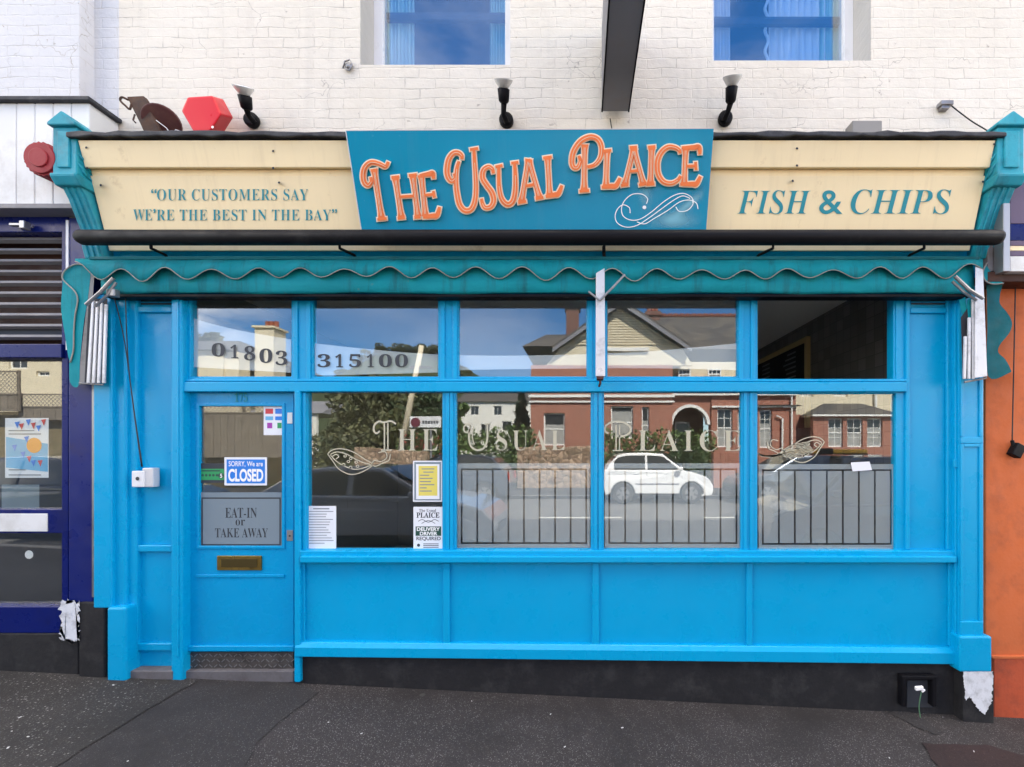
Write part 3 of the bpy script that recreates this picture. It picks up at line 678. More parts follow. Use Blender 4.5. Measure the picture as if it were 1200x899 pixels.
# red ribbed bell
def cyl_between(mb, p, q, r, n=24, ribs=0):
    p, q = Vector(p), Vector(q); t = (q-p).normalized(); u = t.orthogonal().normalized(); v = t.cross(u); b0 = len(mb.v); N = n*(2 if ribs else 1)
    for c in (p, q):
        for k in range(N):
            rad = r*(1 if not ribs or k % 2 == 0 else .92); a = 2*math.pi*k/N; mb.v.append(tuple(c+(u*math.cos(a)+v*math.sin(a))*rad))
    for k in range(N): mb.f.append((b0+k, b0+(k+1)%N, b0+N+(k+1)%N, b0+N+k))
    mb.f.append(tuple(b0+k for k in range(N-1, -1, -1))); mb.f.append(tuple(b0+N+k for k in range(N))); return mb
be = thing('alarm_bell', 'faded red ribbed round alarm bell on the white boarded fascia', 'alarm bell', P(70, 195, fy))
c0, c1 = P(48, 186, -.29), P(76, 200, fy+.002)
cyl_between(MB(), c0, c1, .112, 22, 1).build('drum', M['darkred'], be, .003)
ax = (c0-c1).normalized()
cyl_between(MB(), c0+ax*.012, c0, .098, 28).build('face', M['darkred'], be, .004)
cyl_between(MB(), c0+ax*.02, c0+ax*.012, .06, 24).build('raised_emblem', M['darkred'], be, .006)

# ================================================================ RIGHT NEIGHBOUR
rn = thing('orange_shop', 'terracotta orange painted shop wall to the right of the blue shopfront', 'building', (4, 0, 0))
oy = -.02
MB().grid([P(1155, 0, oy).x, 7.5], [P(0, 771, oy).z, P(0, 322, oy).z], [], oy, .3).build('wall', M['terracotta'], rn, .004)
MB().box((P(1165, 0, oy-.012).x, oy-.012, -.9), (7.5, .28, P(0, 770, oy-.012).z)).build('plinth', M['terracotta_low'], rn, .005)
MB().rect(1163, 769, 1400, 772.5, oy-.018, .0).build('plinth_moulding', M['terracotta'], rn, .004)
MB().box((XR+.002, WY, 3.0), (7.5, .3, 8.0)).build('upper_wall', M['wall'], rn)
sy = -.2
MB().rect(1184, 206, 1420, 262, sy, .04).rect(1184, 282, 1420, 288, sy, .04).rect(1184, 294, 1420, 300, sy, .04).build('sign_panel', M['purple'], rn, .003)
MB().rect(1184, 262.3, 1420, 281.6, sy+.004, .04).build('sign_band', M['navy'], rn)
MB().rect(1184, 288.3, 1420, 293.6, sy+.003, .04).build('gold_band', M['cream'], rn)
MB().rect(1184, 300.3, 1420, 318, sy-.01, .04).build('white_trim', M['boards'], rn, .003)
MB().rect(1158, 318.3, 1420, 330, -.16, .04).build('brown_fascia', M['brownboard'], rn, .004)
br_ = MB().rect(1158, 240, 1182, 318, -.14, .04); br_.build('grey_return', M['greymetal'], rn, .006)
MB().rect(1176, 238, 1184, 318, -.22, -.15).build('bracket_strip', M['bare'], rn, .004)
cb = MB().tube([P(x, y, -.05) for x, y in spline([(1191, 250), (1190, 330), (1188, 430), (1186, 520)], 6)], .0045, 6)
hc = thing('hanging_cable', 'black cable hanging down the terracotta wall ending in a plug', 'cable', P(1186, 520, -.05))
cb.build('cable', M['cable'], hc, 0, True)
MB().obox(P(1191, 528, -.05), (.07, .05, .095), Matrix.Rotation(.5, 3, 'Y')).tube([P(1186, 516, -.05), P(1188, 524, -.05)], .013, 8).build('plug', M['black'], hc, .012)

# ================================================================ SHOPFRONT JOINERY
sf = thing('shopfront', 'bright blue timber shopfront with glazed door and four large windows', 'shopfront', (-.2, 0, -.15))
FY = -.022
up = [(223, 346, 342, 442), (366, 346, 514, 442), (537, 346, 688, 442), (711, 346, 865, 442), (885, 341, 1050, 447)]
lo = [(360, 459, 519, 644), (534, 459, 693, 644), (707, 459, 869, 644), (887, 461, 1050, 645)]
MB().pgrid(212, 330, 1062, 448, up, FY, .035).build('transom_frame', M['blue'], sf, .006)
MB().pgrid(345.5, 458, 1062, 650, lo, FY, .035).build('window_frame', M['blue'], sf, .006)
bd1 = MB(); 
for r in up[:4]+lo:
    bd1.pgrid(r[0]-1, r[1]-1, r[2]+1, r[3]+1, [(r[0]+.8, r[1]+.8, r[2]-.8, r[3]-.8)], -.012, .012)
bd1.build('glazing_bead', M['blue'], sf, .004)
gr = MB()                                                 # paired mullions: applied half-round strips beside each joint
for x in (346, 361, 518.5, 533, 691.5, 707, 868.5, 882.5): gr.rect(x-2.6, 345, x+2.6, 448, FY-.012, FY)
for x in (524.5, 529, 698, 703.5, 873.5, 881): gr.rect(x-2.0, 460, x+2.0, 645, FY-.010, FY)
gr.build_split('mullion_strip', M['blue'], sf, .004)
MB().rect(204, 447.5, 1063, 459, -.055, FY).build('transom_bar', M['blue'], sf, .006)
MB().rect(204, 444, 1063, 447.3, -.042, FY).build('transom_moulding', M['blue'], sf, .006)
# frieze behind the awning
MB().rect(118, 286, 1152, 345, -.05, .06).build('frieze', M['blue'], sf, .004)
MB().rect(130, 300, 1150, 305, -.07, -.05).build('frieze_moulding', M['teal'], sf, .004)
# sill and stall riser
MB().rect(351, 652, 1122, 660, -.085, .03).build('window_sill', M['blue'], sf, .008)
MB().rect(351, 645.5, 1122, 652.4, -.06, .03).build('sill_moulding', M['blue'], sf, .007)
MB().rect(351, 659, 1118, 772, -.02, .06).build('stall_riser', M['blue'], sf, .003)
sr = MB()
for x0, x1 in ((519, 527), (694, 702), (875, 882), (1112, 1118), (351, 357)): sr.rect(x0, 660, x1, 757, -.038, -.02)
sr.build_split('riser_strip', M['blue'], sf, .005)
for k, (x0, x1) in enumerate(((345, 527), (527, 882), (882, 1133))): pass
rb = MB(); pl_ = plane_at(-.07)
a0, a1 = P(345, 770, -.07), P(1133, 779, -.07)
vs = []
for x, zt_, zb2 in ((a0.x, P(0, 759, -.07).z, P(0, 770, -.07).z), (a1.x, P(0, 766, -.07).z, P(0, 779, -.07).z)):
    vs += [(x, -.07, zb2), (x, -.07, zt_), (x, -.045, zt_+.03), (x, .03, zt_+.03), (x, .03, zb2)]
rb.add(vs, [(0, 1, 2, 3, 4), (9, 8, 7, 6, 5)]+[(i, i+5, (i+1)%5+5, (i+1)%5) for i in range(5)])
rb.build('bottom_rail', M['blue'], sf, .006)
MB().box((P(352, 0, -.03).x, -.03, -.9), (P(1131, 0, -.03).x, .06, P(0, 764, -.03).z)).build('plinth', M['plinth'], sf, .004)
# left pilaster, panel and door post
MB().rect(109, 345, 130, 713, -.09, .03).build('pilaster', M['blue'], sf, .01)
MB().rect(130.3, 345, 147, 760, -.06, .03).rect(147.3, 345, 160, 766, -.035, .03).build('pilaster_moulding', M['blue'], sf, .012)
MB().rect(124.5, 712, 147, 800, -.11, .03).build('pilaster_plinth', M['blue'], sf, .018, seg=3)
lp = MB().rect(158, 345, 204, 792, .0, .05); lp.build('side_panel', M['blue'], sf)
ps = MB()
for y0, y1 in ((359, 366), (639, 647), (754, 763)): ps.rect(160, y0, 201, y1, -.025, .0)
ps.rect(156.5, 345, 161, 790, -.028, .0); ps.build_split('panel_moulding', M['blue'], sf, .007)
MB().rect(162, 348, 200, 357, -.004, 0).build('vent_opening', M['ink'], sf)
vl = MB()
for y in (350, 353.6): vl.rect(161, y, 200, y+.9, -.022, -.006)
vl.build_split('vent_slat', M['blue'], sf, .001)
MB().rect(200, 345, 213, 800, -.07, .05).build('door_post', M['blue'], sf, .012)
MB().rect(206.5, 346, 209, 770, -.076, -.069).build('post_bead', M['blue'], sf, .003)
MB().rect(344.5, 458, 351.5, 800, -.06, .05).build('door_post', M['blue'], sf, .008)
MB().rect(354, 460, 358, 645, -.04, FY).build('post_bead', M['blue'], sf, .004)
# right panel, strip and pilaster
MB().rect(1060, 330, 1120, 646, -.012, .05).build('side_panel', M['blue'], sf)
ps = MB().rect(1062, 345, 1067, 645, -.04, -.012).rect(1110, 345, 1119, 645, -.036, -.012).rect(1067, 360, 1110, 367, -.034, -.012)
ps.build_split('panel_moulding', M['blue'], sf, .008)
MB().rect(1068, 347, 1108, 357, -.016, -.012).build('vent_opening', M['ink'], sf)
vl = MB()
for y in (349.5, 353.4): vl.rect(1067, y, 1109, y+.9, -.034, -.018)
vl.build_split('vent_slat', M['blue'], sf, .001)
MB().rect(1119.3, 340, 1124, 757, -.065, .03).rect(1118, 538, 1127, 548, -.075, -.064).build('pilaster_moulding', M['blue'], sf, .008)
MB().rect(1124.3, 335, 1153, 746, -.085, .03).build('pilaster', M['blue'], sf, .008)
pb = MB()
for r in ((1126, 520, 1130, 728), (1148, 520, 1152, 728), (1130, 520, 1148, 524), (1126, 440, 1130, 512), (1148, 440, 1152, 512), (1126, 512.3, 1152, 519.7)): pb.rect(*r, -.095, -.084)
pb.build_split('pilaster_panel', M['blue'], sf, .004)
MB().rect(1126, 728, 1153, 746, -.10, -.084).build('pilaster_base', M['blue'], sf, .008)
MB().rect(1125, 746, 1163, 788, -.12, .03).build('pilaster_plinth', M['blue'], sf, .014, seg=3)
cwp = MB(); pts = [(1128.5, 787), (1163.5, 787), (1164, 800), (1162.5, 812), (1163, 822), (1158, 830), (1154, 837), (1148, 833), (1141, 824), (1136, 816), (1133, 821), (1130.5, 818), (1131.5, 808), (1129, 800)]
pts2 = []
for i, p0 in enumerate(pts):
    p1 = pts[(i+1) % len(pts)]; ln = math.hypot(p1[0]-p0[0], p1[1]-p0[1]); n_ = max(1, int(ln/1.6)); j_ = .25 if p0[1] < 788 and p1[1] < 788 else .95
    for k in range(n_): pts2.append((p0[0]+(p1[0]-p0[0])*k/n_+rr.uniform(-j_, j_), p0[1]+(p1[1]-p0[1])*k/n_+rr.uniform(-j_, j_)))
pts = pts2
cwp.poly(pts, plane_at(-.112), 0, .005).build('flaked_white_base', M['chipwhite'], sf)
MB().rect(1129, 787.5, 1165, 870, -.111, .03).build('pilaster_foot', M['plinth'], sf, .006)
# panes: clear glass, lettering and film are sub-parts
panes = []
for i, r in enumerate(up[:4]):
    panes.append(MB().rect(r[0]+1, r[1]-2, r[2]-1, r[3]+1, -.002, .003).build('transom_pane', M['glass'], sf))
for i, r in enumerate(lo):
    panes.append(MB().rect(r[0]+1, r[1]-1, r[2]-1, r[3]+1, -.002, .003).build('window_pane', M['glass'], sf))
# opened fifth light: frame with empty opening, edge of the tilted casement
MB().pgrid(883, 339, 1052, 449, [(888, 343, 1047, 446)], -.015, .02).build('open_light_frame', M['blue'], sf, .004)
MB().rect(1048, 346, 1050, 444, .021, .10).build('open_casement', M['blue'], sf, .003)
# white vinyl band with phone number on the back of the transom panes
top = [(220, 371), (250, 380), (290, 389), (342, 398), (366, 402), (440, 410), (514, 415.5), (600, 416.8), (690, 415), (770, 411), (868, 402)]
bot = [(220, 430), (342, 437), (366, 440), (440, 438.5), (514, 436.5), (537, 434), (610, 432.6), (690, 432), (711, 431.5), (790, 432), (868, 434)]
tx, ty = zip(*spline(top, 6)); bx_, by_ = zip(*spline(bot, 6)); pb_ = plane_at(.008)
for i, r in enumerate(up[:4]):
    n = 16; mb = MB(); xs = np.linspace(r[0]+1, r[2]-1, n); T = np.interp(xs, tx, ty); B = np.interp(xs, bx_, by_)
    for k in range(n-1):
        mb.add([pb_(xs[k], B[k], 0), pb_(xs[k+1], B[k+1], 0), pb_(xs[k+1], T[k+1], 0), pb_(xs[k], T[k], 0)], [(0, 1, 2, 3)])
    mb.build('vinyl_band', M['band'], panes[i])
pnum = plane_at(-.0028)
num = MB(); 
for ch, x0, y0, x1, y1 in (('0', 248, 402, 263.5, 418), ('1', 270, 404, 279, 420)): text_into(num, serif(ch), (x0, y0, x1, y1), pnum, 0, .0006)
o = num.build('lettering', M['ink'], panes[0])
num = MB()
for ch, x0, x1, y0 in (('8', 286, 299, 405.5), ('0', 304, 319, 408.5), ('3', 323, 336.5, 411)): text_into(num, serif(ch), (x0, y0, x1, y0+17), pnum, 0, .0006)
num.build('lettering', M['ink'], panes[0])
num = MB()
for ch, x0, x1 in (('3', 372, 387), ('1', 393, 402), ('5', 409, 423), ('1', 430, 438), ('0', 444, 459), ('0', 463, 478)): text_into(num, serif(ch), (x0, 415, x1, 430.5), pnum, 0, .0006)
num.build('lettering', M['ink'], panes[1])
# frosted film with clear lines
pfm = plane_at(.006)
for i, (r, ty0, xl, nb_) in enumerate(((lo[1], 543, 18.7, 8), (lo[2], 543, 19.1, 8), (lo[3], 544, 19.4, 8))):
    x0, x1, yb = r[0]+2, r[2]-2, r[3]-2
    fx0, fx1, fy0, fy1 = x0+4, x1-3, ty0+6, yb-4.5
    mb = MB(); lw = 2.0
    def q(a, b, c, d): mb.add([pfm(a, d, 0), pfm(c, d, 0), pfm(c, b, 0), pfm(a, b, 0)], [(0, 1, 2, 3)])
    q(x0, ty0, x1, fy0); q(x0, fy1, x1, yb); q(x0, fy0, fx0, fy1); q(fx1, fy0, x1, fy1)
    n = nb_; st = (fx1-fx0-lw)/n
    for k in range(n): q(fx0+lw+k*st, fy0+lw, fx0+k*st+st, fy1-lw)
    mb.build('frosted_film', M['frost'], panes[5+i])
# window lettering
pl = plane_at(-.0026)
def wl_word(pane, initial, word, wr):
    mb = MB()
    for pts, wd in initial: mb.ribbon(pts, wd, pl, 0, .0008)
    n = len(word)
    text_into(mb, serif(word), wr, pl, 0, .0009, -.010, 1.3)
    return mb.build('lettering', M['window_vinyl'], pane)
wl_word(panes[4], [([(464, 497), (458, 493.5), (450, 495), (444, 494), (439, 498), (438, 504), (441, 508), (445, 505)], 2.2), ([(450.5, 496), (450.5, 527)], 1.6), ([(454.5, 496), (454.5, 527)], 1.6), ([(446.5, 527.5), (459, 527.5)], 1.5)], 'HE', (466, 503, 513, 528))
wl_word(panes[5], [([(552, 500), (548, 497), (544, 500), (544, 505), (548, 507), (551, 503)], 1.8), ([(551, 499), (549.5, 512), (552, 523), (559, 527.5), (567, 525), (571, 515), (571, 497)], 2.2), ([(567, 497), (575, 496.5)], 1.5), ([(555, 500), (553.5, 512), (556, 521)], 1.2)], 'SUAL', (582, 504, 662, 528))
wl_word(panes[6], [([(713, 508), (709, 505), (710, 499), (718, 494.5), (730, 495), (738, 500), (738, 507), (731, 511), (723, 511)], 2.2), ([(722, 498), (722, 527)], 1.5), ([(726, 498), (726, 527)], 1.5), ([(718, 528), (730, 528)], 1.5)], 'LAICE', (748, 504, 868, 529))
def fish(pane, flip, bx0, by0, bx1, by1):
    def T(p): 
        u, v = p; u = 1-u if flip else u; return (bx0+u*(bx1-bx0), by0+v*(by1-by0))
    cs = [[(0, .2), (.1, .05), (.3, .0), (.55, .12), (.8, .4), (.97, .62), (.75, .9), (.5, 1), (.25, .8), (.1, .45), (0, .2)],
          [(.06, .22), (.2, .12), (.4, .2), (.6, .4), (.8, .55), (.95, .62)], [(.06, .25), (.2, .5), (.42, .72), (.65, .8), (.95, .64)],
          [(.95, .62), (1.02, .45), (1.15, .5), (1.28, .35), (1.25, .12), (1.1, .15)], [(.95, .62), (1.05, .68), (1.2, .55), (1.33, .45), (1.36, .2)], [(.1, .3), (.18, .22), (.24, .3), (.18, .4)]]
    mb = MB()
    for c in cs: mb.ribbon([T(p) for p in c], 1.1, pl, 0, .0008, 5)
    for c in ((.38, .28), (.5, .38), (.45, .5), (.62, .52), (.35, .62), (.5, .72), (.65, .68)):
        x, y = T(c); mb.ribbon([(x+1.6*math.cos(a), y+1.3*math.sin(a)) for a in np.linspace(0, 6.28, 9)], .9, pl, 0, .0008, 2)
    mb.build('fish_drawing', M['window_vinyl'], pane)
fish(panes[4], False, 384, 526, 438, 556)
fish(panes[7], True, 917, 512, 966, 542)
mb = MB()
for k in range(9):
    mb.ribbon([(888+k*.5, 531+k*.5), (905+k, 536-k*.4), (925, 531+k*1.6-8), (946+k, 518+k*1.3)], .8, pl, 0, .0008, 5)
mb.build('flourish_drawing', M['window_vinyl'], panes[7])
# ---------------- door
door = MB().pgrid(213.6, 459.5, 344, 764, [(231, 474, 332, 642)], .0, .045).build('door', M['blue_door'], sf, .004)
MB().pgrid(229.5, 472.5, 333.5, 643.5, [(233, 476, 330, 640)], -.008, .02).build('glazing_bead', M['blue_door'], door, .004)
MB().rect(232, 475, 331, 641, .012, .018).build('pane', M['glass'], door)
MB().rect(229, 673.5, 333, 677, -.007, .0).build('panel_moulding', M['blue_door'], door, .003)
MB().rect(214, 757, 344, 763.8, -.022, .0).build('weather_bar', M['blue_door'], door, .006)
kp = MB().rect(215, 764.5, 343.5, 784.5, .0, .03)
kp.build('kick_plate', M['checker'], door)
tr = MB()
pk = plane_at(.0)
for i in range(22):
    for j in range(3):
        cx, cy = 218+i*5.8+(j % 2)*2.9, 768+j*6.2
        s = 1 if (i+j) % 2 else -1; tr.ribbon([(cx-1.9, cy-1.6*s), (cx+1.9, cy+1.6*s)], 1.2, pk, 0, .004)
tr.build('tread_pattern', M['steel'], door)
lb = MB().rect(254, 651.5, 306, 668.5, -.012, .0).build('letterbox', M['brass'], door, .003)
MB().rect(259, 655, 301, 665, -.016, -.0115).build('letterbox_flap', M['brass_dark'], door, .002)
MB().rect(336.5, 483.5, 342.5, 496.5, -.006, .0).build('lock_plate', M['boards'], door, .005)
MB().rect(336, 621.5, 343, 634, -.004, .0).build('keyhole_plate', M['bare'], door, .001)
MB().disc((339.5, 628), 1.2, plane_at(-.0042), 0, .001).build('keyhole', M['ink'], door)
dn = MB(); text_into(dn, serif('175'), (298-23, 460.5, 300-10, 471), plane_at(-.0005), 0, .004); dn.build('house_number', M['teal_print'], door)
fp = plane_at(.010)
MB().rect(233, 577, 330, 640, .0108, .0116).build('frosted_panel', M['frost_panel'], door)
dl = MB(); pdl = plane_at(.0106)
for r in ((236, 583, 329, 584.6), (236, 637.6, 329, 639.2), (236, 584.6, 237.6, 637.6), (327.4, 584.6, 329, 637.6)): dl.prect(*r, pdl, 0, .0006)
text_into(dl, serif('EAT-IN'), (264, 595, 301, 607), pdl, 0, .0007, -.006); text_into(dl, serif('or'), (276, 609, 287, 616), pdl, 0, .0007, -.006)
text_into(dl, serif('TAKE AWAY'), (252, 619, 314, 630), pdl, 0, .0007, -.006)
dl.build('lettering', M['ink'], door)
MB().rect(139, 786.5, 202, 797, -.075, .05).rect(203, 786.5, 344, 800, -.035, .05).build('threshold', M['threshold'], sf, .006)

# ---------------- things stuck on the door glass and windows
pd = plane_at(.0110)
ps_ = MB().prect(309, 475, 332.5, 510, pd, 0, .001).build('payment_sticker', M['paper']); tag(ps_, 'white sticker with small coloured payment card marks in the door glass', 'sticker')
for (r, c) in (((311, 479, 320, 485), 'print_red'), ((322.5, 479, 331, 485), 'print_blue'), ((311, 488, 320, 492.5), 'print_lblue'), ((322.5, 488, 331, 492.5), 'print_blue'), ((313, 495.5, 319, 502), 'print_purple'), ((325, 495.5, 330, 502), 'print_green')):
    MB().prect(*r, pd, .0012, .0016).build('card_mark', M[c], ps_)
cs_ = MB().prect(263, 536, 313, 569, plane_at(.0105), 0, .002).build('closed_sign', M['paper'], None, .001); tag(cs_, 'blue and white sign reading sorry we are closed in the door', 'sign')
MB().prect(265.5, 538.5, 310.5, 566.5, plane_at(.0105), .0021, .0026).build('blue_field', M['print_blue'], cs_)
ct = MB(); pcs = plane_at(.0105)
text_into(ct, 'SORRY, We are', (268, 540.5, 308, 547.5), pcs, .0027, .0006, .01); text_into(ct, 'CLOSED', (267.5, 549.5, 308.5, 564.5), pcs, .0027, .0006, .035)
ct.build('lettering', M['white'], cs_)
hy = MB().prect(233, 543, 265, 566, pd, -.0006, 0.0).build('hygiene_sticker', M['ink']); tag(hy, 'green and black hygiene rating sticker beside the closed sign', 'sticker')
MB().prect(234, 549.5, 262.5, 562.5, pd, .0002, .0006).build('green_field', M['print_green'], hy)
cm_ = MB()
for k in range(5): cm_.disc((237.5+k*4.2, 557), 1.6, pd, .0007, .001, 10)
cm_.prect(236, 551, 258, 552.6, pd, .0007, .001); cm_.disc((259, 557.5), 3.4, pd, .0007, .001, 14)
cm_.build('rating_mark', M['print_dgreen'], hy)
t5 = MB(); text_into(t5, '5', (257.8, 555.2, 260.4, 560), pd, .0011, .0004, .02); t5.build('lettering', M['white'], hy)
pw_ = plane_at(-.0026)
wn_ = MB().prect(358.5, 593, 394, 643, pw_, 0, .0008).build('paper_notice', M['paper']); tag(wn_, 'white printed notice taped in the bottom corner beside the door', 'notice')
tl = MB()
for k in range(13): tl.prect(362, 599+k*3.1, 362+random.uniform(18, 29), 599.9+k*3.1, pw_, .001, .0012)
tl.prect(367, 595.5, 386, 597, pw_, .001, .0012); tl.build('small_print', M['ink_grey'], wn_)
yn = MB().prect(484, 540, 518, 588, pw_, 0, .0008).build('yellow_notice', M['paper']); tag(yn, 'yellow notice in a white border at the right of the first window', 'notice')
MB().prect(485.5, 541.5, 516.8, 586.5, pw_, .0009, .0012).build('mauve_border', M['frost_panel'], yn)
MB().prect(487.5, 544, 515, 585, pw_, .0013, .0016).build('white_margin', M['paper'], yn)
MB().prect(490.5, 546, 512.5, 581, pw_, .0017, .002).build('yellow_field', M['print_yellow'], yn)
tl = MB()
for k, (a_, b2) in enumerate(((494, 509), (496, 508), (492, 503), (492, 507), (492, 505), (492, 509), (492, 500), (492, 506))): tl.prect(a_, 549+k*3.7, b2, 550.2+k*3.7, pw_, .0021, .0023)
tl.build('small_print', M['ink_grey'], yn)
dv = MB().prect(484.5, 594, 518.5, 644, pw_, 0, .0008).build('delivery_notice', M['paper']); tag(dv, 'black and white delivery driver required notice under the yellow notice', 'notice')
MB().prect(487, 617, 517, 628, pw_, .0009, .0012).build('dark_field', M['print_dgreen'], dv)
tl = MB(); text_into(tl, serif('The Usual'), (491, 596.5, 511, 600), pw_, .0009, .0004); text_into(tl, serif('PLAICE'), (488, 600.5, 515, 607), pw_, .0009, .0004, .01)
text_into(tl, 'REQUIRED', (488, 629, 516.5, 634), pw_, .0009, .0004, .02)
tl.ribbon([(490, 611), (495, 609), (502, 612), (509, 609), (514, 611)], .7, pw_, .0009, .0012); tl.ribbon([(494, 613.5), (502, 610), (510, 613.5)], .6, pw_, .0014, .0016)
for y in (637, 639, 641): tl.prect(496, y, 514, y+.9, pw_, .0009, .0012)
tl.disc((490.5, 639), 1.8, pw_, .0009, .0012); tl.build('lettering', M['ink'], dv)
tl = MB(); text_into(tl, 'DELIVERY', (488.5, 618, 515.5, 622.3), pw_, .0014, .0004, .03); text_into(tl, 'DRIVER', (492, 623.2, 512.5, 627.4), pw_, .0014, .0004, .03); tl.build('lettering', M['white'], dv)
tc_ = MB().poly([(997, 542), (1019, 541), (1022, 551), (999, 552.5)], pw_, 0, .0008).build('paper_slip', M['paper']); tag(tc_, 'small white slip of paper stuck on the far right frosted window', 'paper')
# menu board on the tiled wall
mbd = thing('menu_board', 'dark menu board in a gold frame on the tiled wall inside', 'menu board', (RX-.02, 2.9, 2.4))
y0_, y1_, z0_, z1_ = 1.95, 4.3, 1.9, 2.98
MB().box((RX-.03, y0_+.06, z0_), (RX-.004, y1_, z1_-.06)).build('panel', M['chalk'], mbd)
MB().box((RX-.05, y0_, z0_), (RX-.004, y0_+.06, z1_)).box((RX-.05, y0_+.06, z1_-.06), (RX-.004, y1_, z1_)).build('frame', M['wood'], mbd, .004)
mt = MB()
for cy_ in (2.25, 3.0):
    for k in range(13): mt.box((RX-.034, cy_, 2.85-k*.06), (RX-.031, cy_+.22+.12*random.random(), 2.87-k*.06))
mt.build('small_print', M['ink_grey'], mbd)

# ================================================================ FASCIA
YB, YT = -.10, -.27                                       # tilted fascia: foot and head
zfb, zft = P(0, 292, YB).z, P(0, 166, YT).z
tn = Vector((0, zft-zfb, -(YT-YB))).normalized()           # points back and up along...
nrm = Vector((0, -(zft-zfb), (YT-YB))).normalized()        # outward normal (towards the street, slightly down)
if nrm.y > 0: nrm = -nrm
org = Vector((0, YB, zfb)); camp = Vector((0, -CD, CH))
def tilt(extra=0.0):
    def f(px, py, o=0.0):
        d = Vector(((px-CX)/F, 1, -(py-CY)/F)); q = org+nrm*(extra+o)
        return camp+d*((q-camp).dot(nrm)/d.dot(nrm))
    return f
xf0, xf1 = -3.345, 2.765
vdir = Vector((0, YT-YB, zft-zfb)).normalized(); H = math.hypot(YT-YB, zft-zfb)
def fas(x, t, o): return Vector((x, 0, 0))+org+vdir*t+nrm*o
def fslab(mb, x0, x1, t0, t1, o0, o1):
    return mb.add([fas(x, t, o) for o in (o0, o1) for x, t in ((x0, t0), (x1, t0), (x1, t1), (x0, t1))], [(3,2,1,0),(4,5,6,7),(0,1,5,4),(1,2,6,5),(2,3,7,6),(3,0,4,7)])
fb = thing('fascia', 'tilted cream fascia board with teal lettering over the blue shopfront', 'fascia', (-.3, -.15, zfb))
tm = (tilt()(600, 206)-org).dot(vdir); tm2 = (tilt()(600, 200)-org).dot(vdir)
mb = fslab(MB(), xf0, xf1, -.01, tm, -.03, 0); mb.build('lower_board', M['cream'], fb, .003)
mb = fslab(MB(), xf0, xf1, tm2+.012, H, -.03, .022); mb.build('upper_board', M['cream'], fb, .004)
mb = fslab(MB(), xf0, xf1, tm-.001, tm2+.011, -.03, -.012); mb.build('moulding', M['cream'], fb, .006)
ns = MB()
for px, py in ((101, 173), (102, 197), (118, 217), (320, 177), (320, 197), (327, 214), (934, 174), (934, 194), (929, 212), (1165, 169), (1165, 192), (1152, 213)): ns.disc((px, py), 1.4, tilt(.024), -.02, .002, 8)
ns.build_split('nail_head', M['ink'], fb, 0, 16)
lt_ = MB(); pt = tilt(.001)
text_into(lt_, '“', (177, 221.5, 183.5, 226.5), pt, 0, .002, .01)
text_into(lt_, serif('OUR CUSTOMERS SAY'), (184, 221.5, 361, 235), pt, 0, .002, -.012, 1.08)
text_into(lt_, serif('WE'), (156, 245.5, 178, 258.5), pt, 0, .002, -.012); text_into(lt_, '’', (179.5, 245, 182.5, 250), pt, 0, .002, .01)
text_into(lt_, serif('RE THE BEST IN THE BAY'), (183.5, 245.5, 388, 258.5), pt, 0, .002, -.012, 1.08); text_into(lt_, '”', (389, 245, 395, 250), pt, 0, .002, .01)
text_into(lt_, ital('FISH'), (864, 223, 950, 251), pt, 0, .002, -.008); text_into(lt_, '&', (960, 223, 987, 251), pt, 0, .002, .008); text_into(lt_, ital('CHIPS'), (997, 222, 1115, 251), pt, 0, .002, -.008)
lt_.build('lettering', M['teal_print'], fb)
zr = fas(0, H, 0).z
rf = MB().add([(xf0-.05, fas(0, H, .04).y-.012, zr+.002), (xf1+.05, fas(0, H, .04).y-.012, zr+.002), (xf1+.05, WY-.001, zr+.09), (xf0-.05, WY-.001, zr+.09),
               (xf0-.05, fas(0, H, .04).y-.012, zr+.036), (xf1+.05, fas(0, H, .04).y-.012, zr+.036), (xf1+.05, WY-.001, zr+.13), (xf0-.05, WY-.001, zr+.13)],
              [(3,2,1,0),(4,5,6,7),(0,1,5,4),(1,2,6,5),(2,3,7,6),(3,0,4,7)])
o = rf.build('lead_roof', M['lead'], fb, .008)
tx_ = bpy.data.textures.new('ripple', 'CLOUDS'); tx_.noise_scale = .25
bmx = bmesh.new(); bmx.from_mesh(o.data); bmesh.ops.subdivide_edges(bmx, edges=[e for e in bmx.edges if abs(e.verts[0].co.x-e.verts[1].co.x) > 1], cuts=70)
for v in bmx.verts: v.co.z += random.uniform(-.008, .008); v.co.y += random.uniform(-.006, .006)*(v.co.y < -.2)
bmx.to_mesh(o.data); bmx.free()
